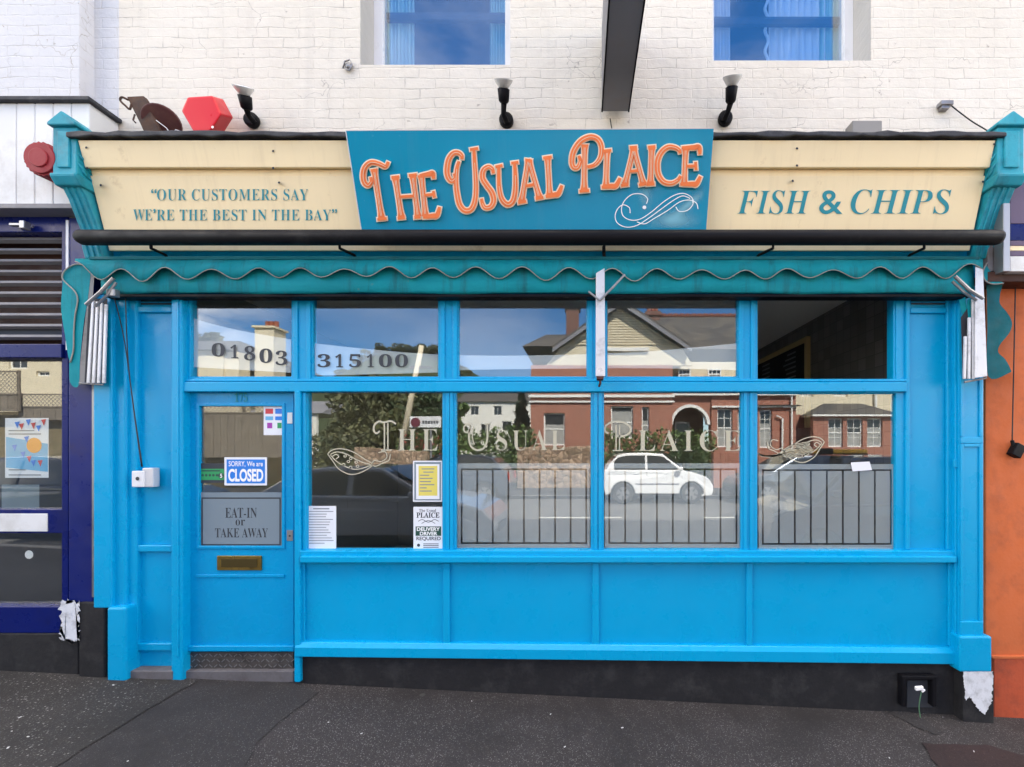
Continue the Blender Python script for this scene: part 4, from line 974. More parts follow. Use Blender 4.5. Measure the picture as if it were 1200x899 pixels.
# consoles
def console(x0, x1, label):
    c = thing('console_bracket', label, 'bracket', (x0, -.1, zfb), 'carved brackets at the ends of the fascia')
    def prof(pts, mat, name, a, b, bev=.006):
        MB().prism([Vector((a, y, z)) for y, z in pts], (b-a, 0, 0)).build(name, mat, c, bev)
    ztop = P(0, 148, -.3).z; zcap = P(0, 131, -.3).z; zm = P(0, 205, -.30).z
    # leaning scrolled lower part
    low = [(-.02, P(0, 304, -.1).z), (-.115, P(0, 304, -.1).z), (-.135, P(0, 290, -.12).z), (-.14, P(0, 272, -.13).z), (-.215, P(0, 235, -.2).z), (-.262, P(0, 216, -.25).z), (-.155, P(0, 216, -.25).z), (-.05, P(0, 280, -.1).z)]
    prof(low, M['teal'], 'scroll', x0+.012, x1-.012)
    for q in (.045, .085, .125):                            # flutes
        if x0+q+.01 < x1-.01:
            fl = [(y-.008, z) for y, z in low[1:6]]+[(y+.01, z) for y, z in reversed(low[1:6])]
            prof(fl, M['teal'], 'flute', x0+q-.008, x0+q+.008, .004)
    prof([(-.16, zm-.055), (-.275, zm-.055), (-.305, zm-.01), (-.31, zm+.012), (-.16, zm+.012)], M['teal'], 'moulding', x0-.008, x1+.008, .01)
    prof([(-.16, zm+.012), (-.292, zm+.012), (-.292, ztop), (-.16, ztop)], M['teal'], 'block', x0, x1)
    prof([(-.288, zm+.05), (-.302, zm+.05), (-.302, ztop-.03), (-.288, ztop-.03)], M['teal'], 'raised_panel', x0+.04, x1-.04, .006)
    mid = (x0+x1)/2
    MB().prism([(x0-.015, -.315, ztop), (x1+.015, -.315, ztop), (x1+.015, -.315, ztop+.02), (mid, -.315, zcap), (x0-.015, -.315, ztop+.02)], (0, .16, 0)).build('cap', M['teal'], c, .008)
    MB().prism([(x0+.0, -.165, ztop+.002), (x1, -.165, ztop+.002), (mid, -.165, zcap-.01)], (0, .20, -.02)).build('lead_ridge', M['lead'], c, .005)
    # carved side leaf
    cv = MB(); sx = x1 if x0 < 0 else x0
    for k in range(9):
        z = zm+.0+k*.022; y = -.175-.06*abs(math.sin(k*.9)); cv.tube([(sx, y, z), (sx+(.006 if x0 < 0 else -.006), y-.03, z+.02), (sx, y-.05, z+.045)], [.006, .011, .004], 6)
    cv.build('carving', M['teal'], c, 0, True)
    return c
console(-3.512, -3.352, 'weathered teal carved bracket at the left end of the fascia')
console(2.775, 2.955, 'weathered teal carved bracket at the right end of the fascia')
# ---------------- main sign
sgn = thing('sign_board', 'large teal sign board with raised orange lettering over the fascia', 'sign', (-.4, -.3, 3.3))
t0, t1 = tilt(.05), tilt(.05)
bpts = [(405, 153), (836.5, 150.5), (827.5, 271), (423.5, 271)]
MB().poly(bpts, tilt(.068), 0, .024).build('board', M['sign'], sgn, .002)
eb = MB()
for (a_, b2) in ((bpts[0], bpts[1]), (bpts[3], bpts[0])): eb.ribbon([a_, b2], 1.0, tilt(.068), -.001, .0255)
eb.build('edge_trim', M['sign_edge'], sgn)
Z = 1200/220.0
def Zp(p): return (400+p[0]/Z, 145+p[1]/Z)
flare = lambda t: 1.0+.65*(abs(2*t-1)**5)
L_ = [  # strokes: (kind, points) k stem, c curve, s serif
 [('c', [(300,243),(282,275),(240,256),(190,248),(152,278),(139,330),(148,378),(172,395),(192,372),(186,342)]), ('k', [(208,288),(258,606)]), ('s', [(230,612),(290,606)])],
 [('k', [(345,345),(384,598)]), ('s', [(320,344),(370,338)]), ('s', [(360,606),(406,600)]), ('k', [(456,330),(490,594)]), ('s', [(430,331),(482,325)]), ('s', [(466,600),(506,596)]), ('s', [(366,468),(470,461)])],
 [('k', [(510,328),(538,590)]), ('c', [(500,332),(560,322),(584,318),(590,352)]), ('s', [(528,458),(590,450)]), ('s', [(587,430),(596,472)]), ('c', [(522,598),(580,590),(612,584),(628,532)])],
 [('c', [(770,228),(770,205),(748,186),(715,190),(686,230),(675,300),(684,345),(705,367),(728,350),(722,318)]), ('c', [(752,240),(738,290),(733,370),(740,450),(757,520),(790,555),(830,546),(854,490),(860,400),(852,250),(847,165)]), ('s', [(822,166),(874,157)])],
 [('c', [(972,318),(966,290),(940,275),(908,298),(903,348),(930,395),(962,440),(974,490),(956,530),(920,537),(902,510),(896,478)])],
 [('c', [(1006,270),(1008,400),(1024,478),(1060,516),(1095,497),(1111,430),(1112,330),(1107,250)]), ('s', [(985,276),(1030,266)]), ('s', [(1086,252),(1131,246)])],
 [('k', [(1198,225),(1152,498)]), ('s', [(1130,506),(1182,496)]), ('k', [(1198,235),(1266,472)]), ('s', [(1242,480),(1292,471)]), ('s', [(1180,398),(1232,388)]), ('s', [(1176,238),(1210,232)])],
 [('k', [(1318,214),(1332,455)]), ('s', [(1290,219),(1345,211)]), ('c', [(1306,466),(1360,455),(1388,446),(1410,394)])],
 [('k', [(1556,132),(1552,422)]), ('s', [(1522,432),(1584,427)]), ('c', [(1518,205),(1528,240),(1510,280),(1484,278),(1474,240),(1486,175),(1530,112),(1590,84),(1640,100),(1663,150),(1656,215),(1620,262),(1572,276)])],
 [('k', [(1699,172),(1692,398)]), ('s', [(1674,175),(1726,169)]), ('c', [(1664,406),(1720,400),(1756,395),(1782,346)])],
 [('k', [(1870,160),(1814,388)]), ('s', [(1788,396),(1834,389)]), ('k', [(1868,160),(1930,384)]), ('s', [(1902,392),(1948,384)]), ('s', [(1844,152),(1890,149)]), ('s', [(1842,304),(1900,300)])],
 [('k', [(1985,152),(1976,380)]), ('s', [(1960,150),(2008,146)]), ('s', [(1950,389),(2002,385)])],
 [('c', [(2166,190),(2160,170),(2134,153),(2086,150),(2042,188),(2020,250),(2026,322),(2060,371),(2110,381),(2150,362),(2170,334)])],
 [('k', [(2202,155),(2192,384)]), ('c', [(2176,154),(2250,152),(2286,150),(2292,196)]), ('s', [(2200,271),(2264,270)]), ('s', [(2264,244),(2268,296)]), ('c', [(2166,387),(2240,386),(2270,384),(2296,336)])]]
cream_, orange_, inl = MB(), MB(), MB(); pls = tilt(.0925); n_ = 0
for let in L_:
    for kd, pts in let:
        p = [Zp(q) for q in pts]; e = .00022*n_ % .004; n_ += 1
        wd = {'k': 5.2, 'c': 5.6, 's': 3.4}[kd]; tp = flare if kd == 'k' else (lambda t: .62+.45*math.sin(math.pi*min(1, max(0, t)))) if kd == 'c' else None
        ends = []
        # lengthen the cream ends a little so that the outline wraps the orange
        a_, b2 = np.array(p[0]), np.array(p[1]); d0 = (a_-b2)/np.linalg.norm(a_-b2); a3, b3 = np.array(p[-1]), np.array(p[-2]); d1 = (a3-b3)/np.linalg.norm(a3-b3)
        pc = [tuple(a_+d0*1.3)]+p[1:-1]+[tuple(a3+d1*1.3)]
        tpc = (lambda t, tp=tp, wd=wd: (wd*(tp(t) if tp else 1)+2.7)/(wd+2.7))
        cream_.ribbon(pc, wd+2.7, pls, 0, .014+e, 8, tpc); orange_.ribbon(p, wd, pls, .0, .019+e, 8, tp)
        if kd == 'k':
            o_ = np.array([-(a3-a_)[1], (a3-a_)[0]])/np.linalg.norm(a3-a_)
            for s_ in (-.55, .75): inl.ribbon([tuple(a_+(a3-a_)*.07+o_*s_), tuple(a3-(a3-a_)*.05+o_*s_)], .45, pls, 0, .0236)
        elif kd == 'c' and len(p) > 4:
            inl.ribbon(p[1:-1], .5, pls, 0, .0236, 8)
lg = cream_.build('letter_outline', M['cream_line'], sgn)
orange_.build('lettering', M['orange'], sgn)
inl.build('letter_inline', M['cream_line'], sgn)
fl_ = MB()
for pts in ([(750,512),(757,478),(720,450),(660,452),(612,490),(591,540),(602,590),(650,616),(710,610),(780,566),(860,500),(930,457),(990,446),(1040,472),(1046,505)],
            [(646,572),(640,536),(600,519),(566,545),(550,590),(565,635),(620,661),(690,650),(770,600),(850,542),(920,492),(980,462),(1030,478)],
            [(690,628),(740,640),(800,606),(890,552),(960,502),(1020,488),(1068,506),(1080,546)], [(938,532),(960,560),(1010,555),(1045,520),(1050,484)]):
    fl_.ribbon([Zp((x+1200, y)) for x, y in pts], 1.0, pls, 0, .0016+.0003*len(fl_.v) % .001, 6)
x, y = Zp((1200+737, 535)); fl_.disc((x, y), 2.2, pls, 0, .002)
fl_.build('flourish', M['white'], sgn)
# pale airbrushed wisps printed on the sign
ws = MB()
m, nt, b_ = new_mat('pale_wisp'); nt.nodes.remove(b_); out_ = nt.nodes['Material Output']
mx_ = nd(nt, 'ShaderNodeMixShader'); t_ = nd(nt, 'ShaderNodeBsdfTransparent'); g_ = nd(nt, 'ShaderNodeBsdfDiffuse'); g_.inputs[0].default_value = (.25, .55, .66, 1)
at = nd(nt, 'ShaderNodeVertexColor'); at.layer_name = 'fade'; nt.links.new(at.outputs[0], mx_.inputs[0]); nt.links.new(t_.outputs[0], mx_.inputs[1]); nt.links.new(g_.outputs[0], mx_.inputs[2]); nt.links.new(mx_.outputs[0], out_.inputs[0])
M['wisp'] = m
cols = []
nx, nyy = 60, 22
for j in range(nyy+1):
    for i in range(nx+1):
        x = 735+i*(828-735)/nx; y = 205+j*(267-205)/nyy
        ws.v.append(tuple(tilt(.0928)(x, y, 0)))
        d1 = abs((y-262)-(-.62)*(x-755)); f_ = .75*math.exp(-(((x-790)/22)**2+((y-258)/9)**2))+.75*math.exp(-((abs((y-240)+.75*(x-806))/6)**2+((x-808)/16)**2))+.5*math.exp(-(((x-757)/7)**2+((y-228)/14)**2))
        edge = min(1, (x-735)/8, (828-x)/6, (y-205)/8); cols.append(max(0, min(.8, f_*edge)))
for j in range(nyy):
    for i in range(nx): a_ = j*(nx+1)+i; ws.f.append((a_, a_+1, a_+nx+2, a_+nx+1))
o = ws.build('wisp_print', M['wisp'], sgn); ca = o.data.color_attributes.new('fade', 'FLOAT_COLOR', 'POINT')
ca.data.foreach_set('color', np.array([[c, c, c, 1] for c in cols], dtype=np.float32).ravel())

# ---------------- light trough under the sign
lt2 = thing('sign_light_bar', 'long black tube fixed along the bottom of the fascia', 'light bar', P(630, 278, -.25))
ty_ = -.25; zt_ = P(0, 278.5, ty_).z
MB().tube([(P(92, 0, ty_).x, ty_, zt_), (P(96, 0, ty_).x, ty_, zt_), (P(1168, 0, ty_).x, ty_, zt_), (P(1172, 0, ty_).x, ty_, zt_)], [.036, .049, .049, .042], 16).build('tube', M['black'], lt2, 0, True)
for px, s in ((185, 1), (406, 1), (708, 0), (898, -1), (1075, -1)):
    MB().tube([P(px-8*s, 285, ty_), P(px-8*s, 291, ty_+.02), P(px+9*s, 299, -.10), P(px+11*s, 302, -.075)], .010, 8).rect(px+(8 if s >= 0 else -38), 301, px+(38 if s >= 0 else -8), 304, -.082, -.071).build('bracket', M['black'], lt2, .002)

# ================================================================ AWNING
aw = thing('awning', 'folded teal canvas awning with scalloped valance and white folding ribs', 'awning', P(630, 320, -.15))
cv = MB(); prof = [(303, -.075), (305, -.13), (315, -.145), (330, -.15), (341, -.148), (344, -.135), (344, -.07)]
xs = list(np.linspace(P(120, 0, -.14).x, P(1140, 0, -.14).x, 90)); n = len(prof)
for i, x in enumerate(xs):
    for (py, Y) in prof:
        p = P(0, py, Y); cv.v.append((x, Y+.006*math.sin(i*.9)*(330 < py), p.z+.004*math.sin(i*.35+py)))
for i in range(len(xs)-1):
    for k in range(n-1): a_ = i*n+k; cv.f.append((a_, a_+n, a_+n+1, a_+1))
o = cv.build('canvas', M['canvas'], aw, 0, True); so_ = o.modifiers.new('thickness', 'SOLIDIFY'); so_.thickness = .004
MB().box((xs[0], -.13, P(0, 348, -.13).z), (xs[-1], -.05, P(0, 344.5, -.13).z)).build('front_bar', M['black'], aw, .004)
va = MB(); vy = -.185; pipe = []; nseg = 240; x0p, x1p = 88, 1152
for i in range(nseg+1):
    px = x0p+(x1p-x0p)*i/nseg; ph = (px-221)/52.2*2*math.pi+.22*math.sin(px/67)+.18*math.sin(px/29+1)
    yb = 320.5+(6.3+1.1*math.sin(px/83)+.7*math.sin(px/23))*math.cos(ph)+1.3*math.sin(px/110+.5)+.7*math.sin(px/19)
    if px > 1110: yb += (px-1110)*-.12
    if px < 120: yb -= (120-px)*.25
    wob = .014*math.cos(ph)+.008*math.sin(px/41)+.004*math.sin(px/7); pt_, pb2 = P(px, 303, vy+.03), P(px, yb, vy+wob)
    pm = P(px, (303+yb)/2, vy+wob*.5+.003)
    va.v += [tuple(pt_), tuple(pm), tuple(pb2)]; pipe.append(pb2)
for i in range(nseg):
    for k in range(2): a_ = 3*i+k; va.f.append((a_, a_+3, a_+4, a_+1))
o = va.build('valance', M['canvas'], aw, 0, True); so_ = o.modifiers.new('thickness', 'SOLIDIFY'); so_.thickness = .003
MB().tube(pipe, .0032, 6).build('piping', M['piping'], aw, 0, True)
tb = MB().rect(104, 300.5, 1148, 304, -.165, -.07); tb.build('top_rail', M['canvas_dark'], aw, .004)
# left end: stacked ribs, grey board, hanging flap
yr = -.17
MB().poly([(104, 350), (126, 350), (124, 449), (99, 449)], plane_at(-.125), 0, .02).build('rib_gap_shade', M['ribgap'], aw)  # dark sheet painting in the shade behind the stacked ribs
sd = MB().poly([(106, 318), (111, 318), (102, 447), (91, 452)], plane_at(-.10), 0, .02).build('side_board', M['kerb'], aw, .002)
rb_ = MB()
for k in range(4):
    rb_.prism([P(107.0+k*5.0, 352+k*1.5, yr), P(109.8+k*5.0, 352+k*1.5, yr), P(104.2+k*6.0, 449, yr), P(101.0+k*6.0, 449, yr)], (0, .012, 0))
rb_.build_split('rib', M['alum'], aw, .003)
MB().tube([P(101, 357, -.22), P(117, 343, -.22), P(133, 326, -.20)], .011, 8).build('folding_arm', M['steel'], aw)
MB().tube([P(112, 359, -.2), P(126, 346, -.2), P(136, 331, -.19)], .009, 8).build('folding_arm', M['steel'], aw)
MB().tube([P(93, 449, -.16), P(121, 451, -.16)], .006, 6).build('folding_arm', M['steel'], aw)
MB().rect(124, 338, 134, 347, -.20, -.16).build('hinge', M['steel'], aw, .006)
def flap(outl, Yf, amp, name='side_flap'):
    mb = MB(); mb.poly(outl, plane_at(Yf), 0, .006); o = mb.build(name, M['canvas'], aw, 0); return o
fo_ = flap(spline([(84, 311), (90, 309.5), (101, 313), (106, 319), (103, 350), (98, 380), (94, 420), (92, 452), (82, 448), (81, 420), (77, 390), (72, 362), (74, 340), (73, 322), (78, 314), (84, 311)], 5), -.115, .01)
MB().tube([P(x, y, -.128) for x, y in spline([(108, 317), (100, 311.5), (88, 310), (76, 317), (73, 326), (80, 334), (88, 342), (91, 352), (88, 370), (86.5, 390), (86, 410), (82, 425)], 5)], .0045, 6).build('piping', M['piping'], aw, 0, True)
MB().poly(spline([(74, 328), (82, 336), (89, 346), (90, 360), (87, 385), (85, 412), (81, 422), (76, 392), (71.5, 360), (74, 328)], 5), plane_at(-.122), 0, .006).build('flap_fold', M['canvas'], aw)
# right end
MB().poly([(1143, 312), (1152, 316), (1157, 441), (1142, 443)], plane_at(-.16), 0, .02).build('side_board', M['alum'], aw, .002)
rb_ = MB()
for k in range(3):
    rb_.prism([P(1139.5-k*4.6, 350+k*22, yr), P(1143-k*4.6, 350+k*22, yr), P(1142.8-k*5.2, 444, yr), P(1139.8-k*5.2, 444, yr)], (0, .012, 0))
rb_.build_split('rib', M['alum'], aw, .003)
MB().poly([(1126, 372), (1142, 350), (1143, 444), (1128, 444)], plane_at(-.125), 0, .02).build('rib_gap_shade', M['ribgap'], aw)  # flat dark sheet standing in for shaded gaps at this end
fl2 = MB()
for k in range(2): fl2.poly([(1124+k*9, 352), (1131+k*8, 348), (1136+k*6, 375), (1134+k*5.5, 410), (1130+k*5, 380)], plane_at(-.13-.01*k), 0, .006)
fl2.build('canvas_fold', M['canvas'], aw)
MB().tube([P(1119, 324, -.21), P(1136, 340, -.22), P(1152, 350, -.22)], .012, 8).build('folding_arm', M['steel'], aw)
MB().tube([P(1116, 330, -.2), P(1130, 343, -.21), P(1144, 352, -.2)], .009, 8).build('folding_arm', M['steel'], aw)
MB().tube([P(1130, 448, -.16), P(1156, 443, -.17)], .007, 6).build('folding_arm', M['steel'], aw)
out = [(1154, 300), (1160, 310), (1168, 325)]
rf_ = spline([(1156, 333), (1174, 331), (1172, 345), (1172, 356), (1180, 366), (1186, 378), (1183, 390), (1172, 404), (1170, 413), (1178, 421), (1184, 432), (1183, 437), (1158, 441), (1157, 380), (1156, 333)], 5)
MB().poly(rf_, plane_at(-.10), 0, .006).build('side_flap', M['canvas_dark'], aw)
MB().poly(spline([(1155, 309), (1160, 317), (1168, 327), (1176, 332), (1162, 333), (1154, 329), (1152, 320), (1155, 309)], 5), plane_at(-.15), 0, .006).build('flap_fold', M['canvas'], aw)
MB().tube([P(x, y, -.16) for x, y in spline([(1157, 308), (1152, 318), (1154, 328), (1163, 333), (1176, 332)], 5)], .005, 6).build('piping', M['piping'], aw, 0, True)
# centre rib
MB().prism([P(698.5, 320, -.20), P(708.5, 314, -.20), P(709.3, 441, -.19), P(698.2, 441, -.19)], (0, .06, 0)).build('centre_rib', M['alum'], aw, .004)
MB().tube([P(703, 352, -.21), P(717, 338, -.21), P(732, 322, -.20)], .008, 8).build('folding_arm', M['steel'], aw)
MB().tube([P(703, 352, -.21), P(690, 342, -.19)], .007, 8).build('folding_arm', M['steel'], aw)
MB().rect(699.5, 441, 707.5, 444.5, -.2, -.13).tube([P(703, 444, -.17), P(703.5, 449, -.17), P(702, 453, -.15)], .009, 8).build('catch', M['rust_red'], aw, .003)
MB().tube([P(707.5, 289, -.14), P(708, 303, -.14)], .012, 8).build('bolt', M['black'], aw)
# cords and switch box
cd = thing('pull_cord', 'pair of thin black cords from the awning to the wall box', 'cord', P(165, 545, -.09))
cdm = MB().tube([P(x, y, -.10) for x, y in spline([(133, 345), (146, 400), (158, 490), (166, 547)], 5)], .0035, 5).tube([P(x, y, -.10) for x, y in spline([(147, 345), (150, 420), (157, 480), (167, 547)], 5)], .0035, 5)
cdm.build('cord', M['cable'], cd, 0, True)
sb = thing('switch_box', 'white socket box with a grey lid under the awning cords', 'switch', P(166, 560, -.05))
MB().rect(154, 552, 168, 571, -.085, -.036).build('socket', M['upvc'], sb, .006)
MB().rect(166.5, 548.5, 179, 571, -.075, -.02).build('lid', M['alum'], sb, .006)
MB().disc((161, 561), 2.2, plane_at(-.0855), 0, .003).build('knob', M['ink'], sb)

# ================================================================ THINGS ON THE LEDGE AND WALL
def spot(px, label, base, elbow, neck, head, aim):
    y = -.02
    s = thing('spotlight', label, 'spotlight', P(base[0], base[1], 0), 'black spotlights on the cream wall')
    b = P(base[0], base[1], WY)
    cyl_between(MB(), b+Vector((0, -.05, 0)), b, .052, 20).build('base', M['black'], s, .012)
    MB().tube([P(base[0], base[1], -.01), P(elbow[0], elbow[1], -.05), P(neck[0], neck[1], -.10)], [.02, .018, .02], 10).build('arm', M['black'], s, 0, True)
    n0, n1 = P(neck[0], neck[1], -.10), P(head[0], head[1], -.16); ax = (n1-n0)
    MB().tube([n0, n0+ax*.1, n0+ax*.72, n0+ax*.78], [.026, .036, .043, .03], 14).build('holder', M['black'], s, 0, True)
    MB().tube([n0+ax*.76, n0+ax*.92, n0+ax*1.12, n0+ax*1.2], [.03, .046, .062, .064], 18, False).build('reflector', M['bulb'], s, 0, True)
    MB().tube([n0+ax*1.14, n0+ax*1.19, n0+ax*1.23], [.064, .055, .03], 18).build('lens', M['alum'], s, 0, True)
spot(290, 'black spotlight tilted left on the cream wall above the customer slogan', (298, 144), (291, 135), (289.5, 129), (285.5, 106), 0)
spot(590, 'black spotlight on the cream wall directly above the orange sign lettering', (594, 144), (590, 134), (590.5, 121), (590, 98), 0)
spot(855, 'black spotlight on the cream wall just above the right edge of the teal sign', (848.5, 142), (853, 131), (856, 121), (858, 95), 0)
al = thing('alarm_box', 'bright red hexagonal alarm box standing on the lead ledge', 'alarm box', P(240, 160, -.12))
hx = [(214, 125), (221, 113), (250, 111), (258, 116), (268, 133), (256, 157), (231, 160), (226, 155), (212, 131)]
mb = MB(); yf, yb3 = -.22, -.05
hexf = [P(x, y, yf) for x, y in [(219, 114), (249, 112), (259, 134), (246, 154), (226, 154), (212, 130)]]
hexb = [P(x, y, yb3) for x, y in [(236, 117), (262, 116), (274, 138), (262, 157), (238, 158), (230, 135)]]
mb.add(hexf+hexb, [tuple(range(6)), tuple(range(11, 5, -1))]+[(i, i+6, (i+1)%6+6, (i+1)%6) for i in range(6)]); mb.build('cover', M['red'], al, .012, seg=3)
MB().prism([P(x, y, yf+.01) for x, y in [(229, 155), (254, 155), (251, 163), (234, 163)]], (0, .14, 0)).build('base', M['bluebase'], al, .006)
MB().disc((249, 149), 1.5, plane_at(-.225), 0, .004).build('lamp', M['white'], al)
ir = thing('old_iron_bracket', 'rusty leaning iron bracket with a hooked top on the ledge', 'bracket', P(180, 160, -.1))
MB().prism([P(x, y, -.14) for x, y in [(148, 113), (168, 112), (171, 117), (176, 130), (182, 143), (191, 163), (172, 163), (164, 145), (152, 121)]], (0, .035, 0)).build('post', M['rust'], ir, .006)
MB().tube([P(x, y, -.14) for x, y in spline([(150, 117), (143, 114), (141, 118), (147, 124), (152, 128), (154, 122)], 4)], .007, 6).tube([P(x, y, -.14) for x, y in [(158, 134), (156, 141), (159, 144)]], .005, 6).build('hook', M['rust'], ir, 0, True)
cyl_between(MB(), P(189, 143, -.09), P(191, 143, -.03), .108, 26).build('round_plate', M['rust_red'], ir, .01)
MB().tube([P(x, y, -.15) for x, y in [(183, 141), (195, 150), (199, 156)]], .003, 5).tube([P(x, y, -.13) for x, y in [(201, 160), (206, 152), (211, 154)]], .004, 5).build('wire', M['alum'], ir)
gb = MB().rect(999, 141, 1034, 159, -.06, .03).build('grey_box', M['greymetal'], None, .006); gb.data.materials[0] = M['kerb']; tag(gb, 'plain grey box sitting on the lead ledge at the right', 'box')
jb = thing('junction_fixture', 'small worn metal fixture on the wall with a drooping black cable', 'fixture', P(1110, 122, WY))
MB().rect(1103.5, 117, 1118, 122, 0, .048).rect(1104, 122, 1113, 127, .01, .048).build('body', M['steel'], jb, .004)
MB().tube([P(x, y, .02) for x, y in spline([(1115, 124), (1125, 132), (1140, 143), (1155, 152), (1166, 160)], 4)], .0045, 5).build('cable', M['cable'], jb, 0, True)
# projecting sign
pj = thing('projecting_sign', 'dark grey box sign projecting from the wall seen from below', 'sign', P(720, 137, .04))
q0, q1 = P(705, 137, WY), P(736, 137, WY)
MB().box((q0.x, -1.05, q0.z), (q1.x, -.0, q0.z+.62)).build('box', M['sign_under'], pj, .006)
MB().box((q0.x-.004, -1.06, q0.z-.006), (q0.x+.006, .0, q0.z+.02)).box((q1.x-.006, -1.06, q0.z-.006), (q1.x+.004, .0, q0.z+.02)).build('edge_trim', M['black'], pj, .002)
MB().box((q0.x-.003, -1.02, q0.z+.04), (q0.x, -.03, q0.z+.58)).build('face_panel', M['greymetal'], pj)
MB().tube([(q0.x+.07, .03, q0.z+.1), (q0.x+.07, -.02, q0.z+.1)], .03, 10).tube([(q0.x+.07, .03, q0.z+.5), (q0.x+.07, -.02, q0.z+.5)], .03, 10).build('wall_fixing', M['black'], pj)
MB().tube([P(715, 139, .04), P(716, 146, .04), P(717.5, 153, .04)], .004, 5).build('cable', M['cable'], pj)
# plinth vent and the weed in front of it
pv = thing('plinth_vent', 'square black vent box low on the dark plinth', 'vent', P(1078, 812, -.05))
MB().pgrid(1057.5, 792.5, 1098.5, 829, [(1063, 797.5, 1093, 829)], -.085, -.031).build('surround', M['black'], pv, .008)
MB().rect(1063, 797.5, 1093, 829, -.04, -.031).build('grille', M['ink'], pv)
wd = thing('small_weed', 'thin green stem with a white head growing before the vent', 'weed', P(1078, 838, -.12))
MB().tube([P(x, y, -.12) for x, y in spline([(1078.5, 841), (1077, 828), (1079.5, 812), (1081, 808)], 4)], .0035, 5).build('stem', M['stem'], wd)
MB().obox(P(1077, 806.5, -.125), (.055, .02, .028), Matrix.Rotation(-.1, 3, 'Y')).obox(P(1082, 809.5, -.125), (.03, .012, .015), Matrix.Rotation(-.6, 3, 'Y')).build('head', M['white'], wd, .006)

# ================================================================ ACROSS THE STREET (seen mirrored in the glass)
def leaf_cloud(name, mat, blobs, n, size, parent=None, flat=False):
    vs, fs = [], []; R = np.random.default_rng(len(name)+n)
    wts = np.array([b[1][0]*b[1][1]*b[1][2] for b in blobs])**.67; wts /= wts.sum()
    cnt = R.multinomial(n, wts)
    for (c, r), k in zip(blobs, cnt):
        d = R.normal(size=(k, 3)); d /= np.linalg.norm(d, axis=1)[:, None]
        rad = R.uniform(.45, 1.06, (k, 1))**.5
        p = np.array(c)+d*rad*np.array(r)
        a = R.normal(size=(k, 3)); a /= np.linalg.norm(a, axis=1)[:, None]; b = np.cross(a, R.normal(size=(k, 3))); b /= np.linalg.norm(b, axis=1)[:, None]
        s = size*R.uniform(.6, 1.5, (k, 1))
        for q, u, w_ in zip(p, a*s, b*s*.6):
            i = len(vs); vs += [tuple(q-u), tuple(q+w_), tuple(q+u), tuple(q-w_)]; fs.append((i, i+1, i+2, i+3))
    mb = MB(); mb.v, mb.f = vs, fs
    return mb.build(name, mat, parent, fix=False)
def base_at(px, Yv, py=526): p = Q(px, py, Yv); return Vector((p.x, p.y, -.05))
def tree(name, label, px, pytop, Yv, wpx, mat, n=2600, size=.16, conifer=False, group=None, trunk=True):
    D = CD+Yv; k = D/F; b = base_at(px, Yv); top = CH+(CY-pytop)*k; rw = wpx*k/2
    t = thing(name, label, 'tree', b, group)
    h = top-b.z
    mb = MB().tube([b, b+Vector((.05*h*.2, 0, h*.35)), b+Vector((0, .05, h*.8))], [max(.08, rw*.14), max(.06, rw*.1), .03], 8)
    for a in range(6):
        an = a*1.05; z = h*(.35+.07*a); mb.tube([b+Vector((0, 0, z)), b+Vector((math.cos(an)*rw*.6, math.sin(an)*rw*.6, z+h*.18))], [.05, .02], 6)
    mb.build('trunk', M['bark'], t, 0, True)
    blobs = []
    R = random.Random(int(px*7+Yv))
    if conifer:
        for i in range(14):
            f = i/13; blobs.append(((b.x+R.uniform(-.1, .1)*rw, b.y, b.z+h*(.1+.86*f)), (rw*(1.02-f*.92), rw*(1.02-f*.92), h*.09)))
    else:
        for i in range(16):
            an, rr_ = R.uniform(0, 6.28), R.uniform(0, .75); z = R.uniform(.32, .92)
            s = R.uniform(.28, .5)*rw*(1.15-.5*abs(z-.6))
            blobs.append(((b.x+math.cos(an)*rr_*rw, b.y+math.sin(an)*rr_*rw, b.z+h*z), (s, s, s*.8)))
    leaf_cloud('crown', mat, blobs, n, size, t)
    return t
def hedge(label, px0, px1, py0, Yv, mat, depth=1.2, n=2600, size=.1, name='hedge', cat='hedge'):
    k = (CD+Yv)/F; x0, x1 = (px0-CX)*k, (px1-CX)*k; zt = CH+(CY-py0)*k; blobs = []
    R = random.Random(int(px0)); m_ = max(3, int((x1-x0)/.6))
    for i in range(m_):
        for z in (.25, .62):
            blobs.append(((x0+(i+.5)*(x1-x0)/m_, -Yv-depth/2+R.uniform(-.1, .1), zt*z+R.uniform(-.05, .05)), (.62, depth/2, zt*(.42 if z > .5 else .3)*R.uniform(.85, 1.15))))
    o = leaf_cloud(name, mat, blobs, n, size); return tag(o, label, cat)

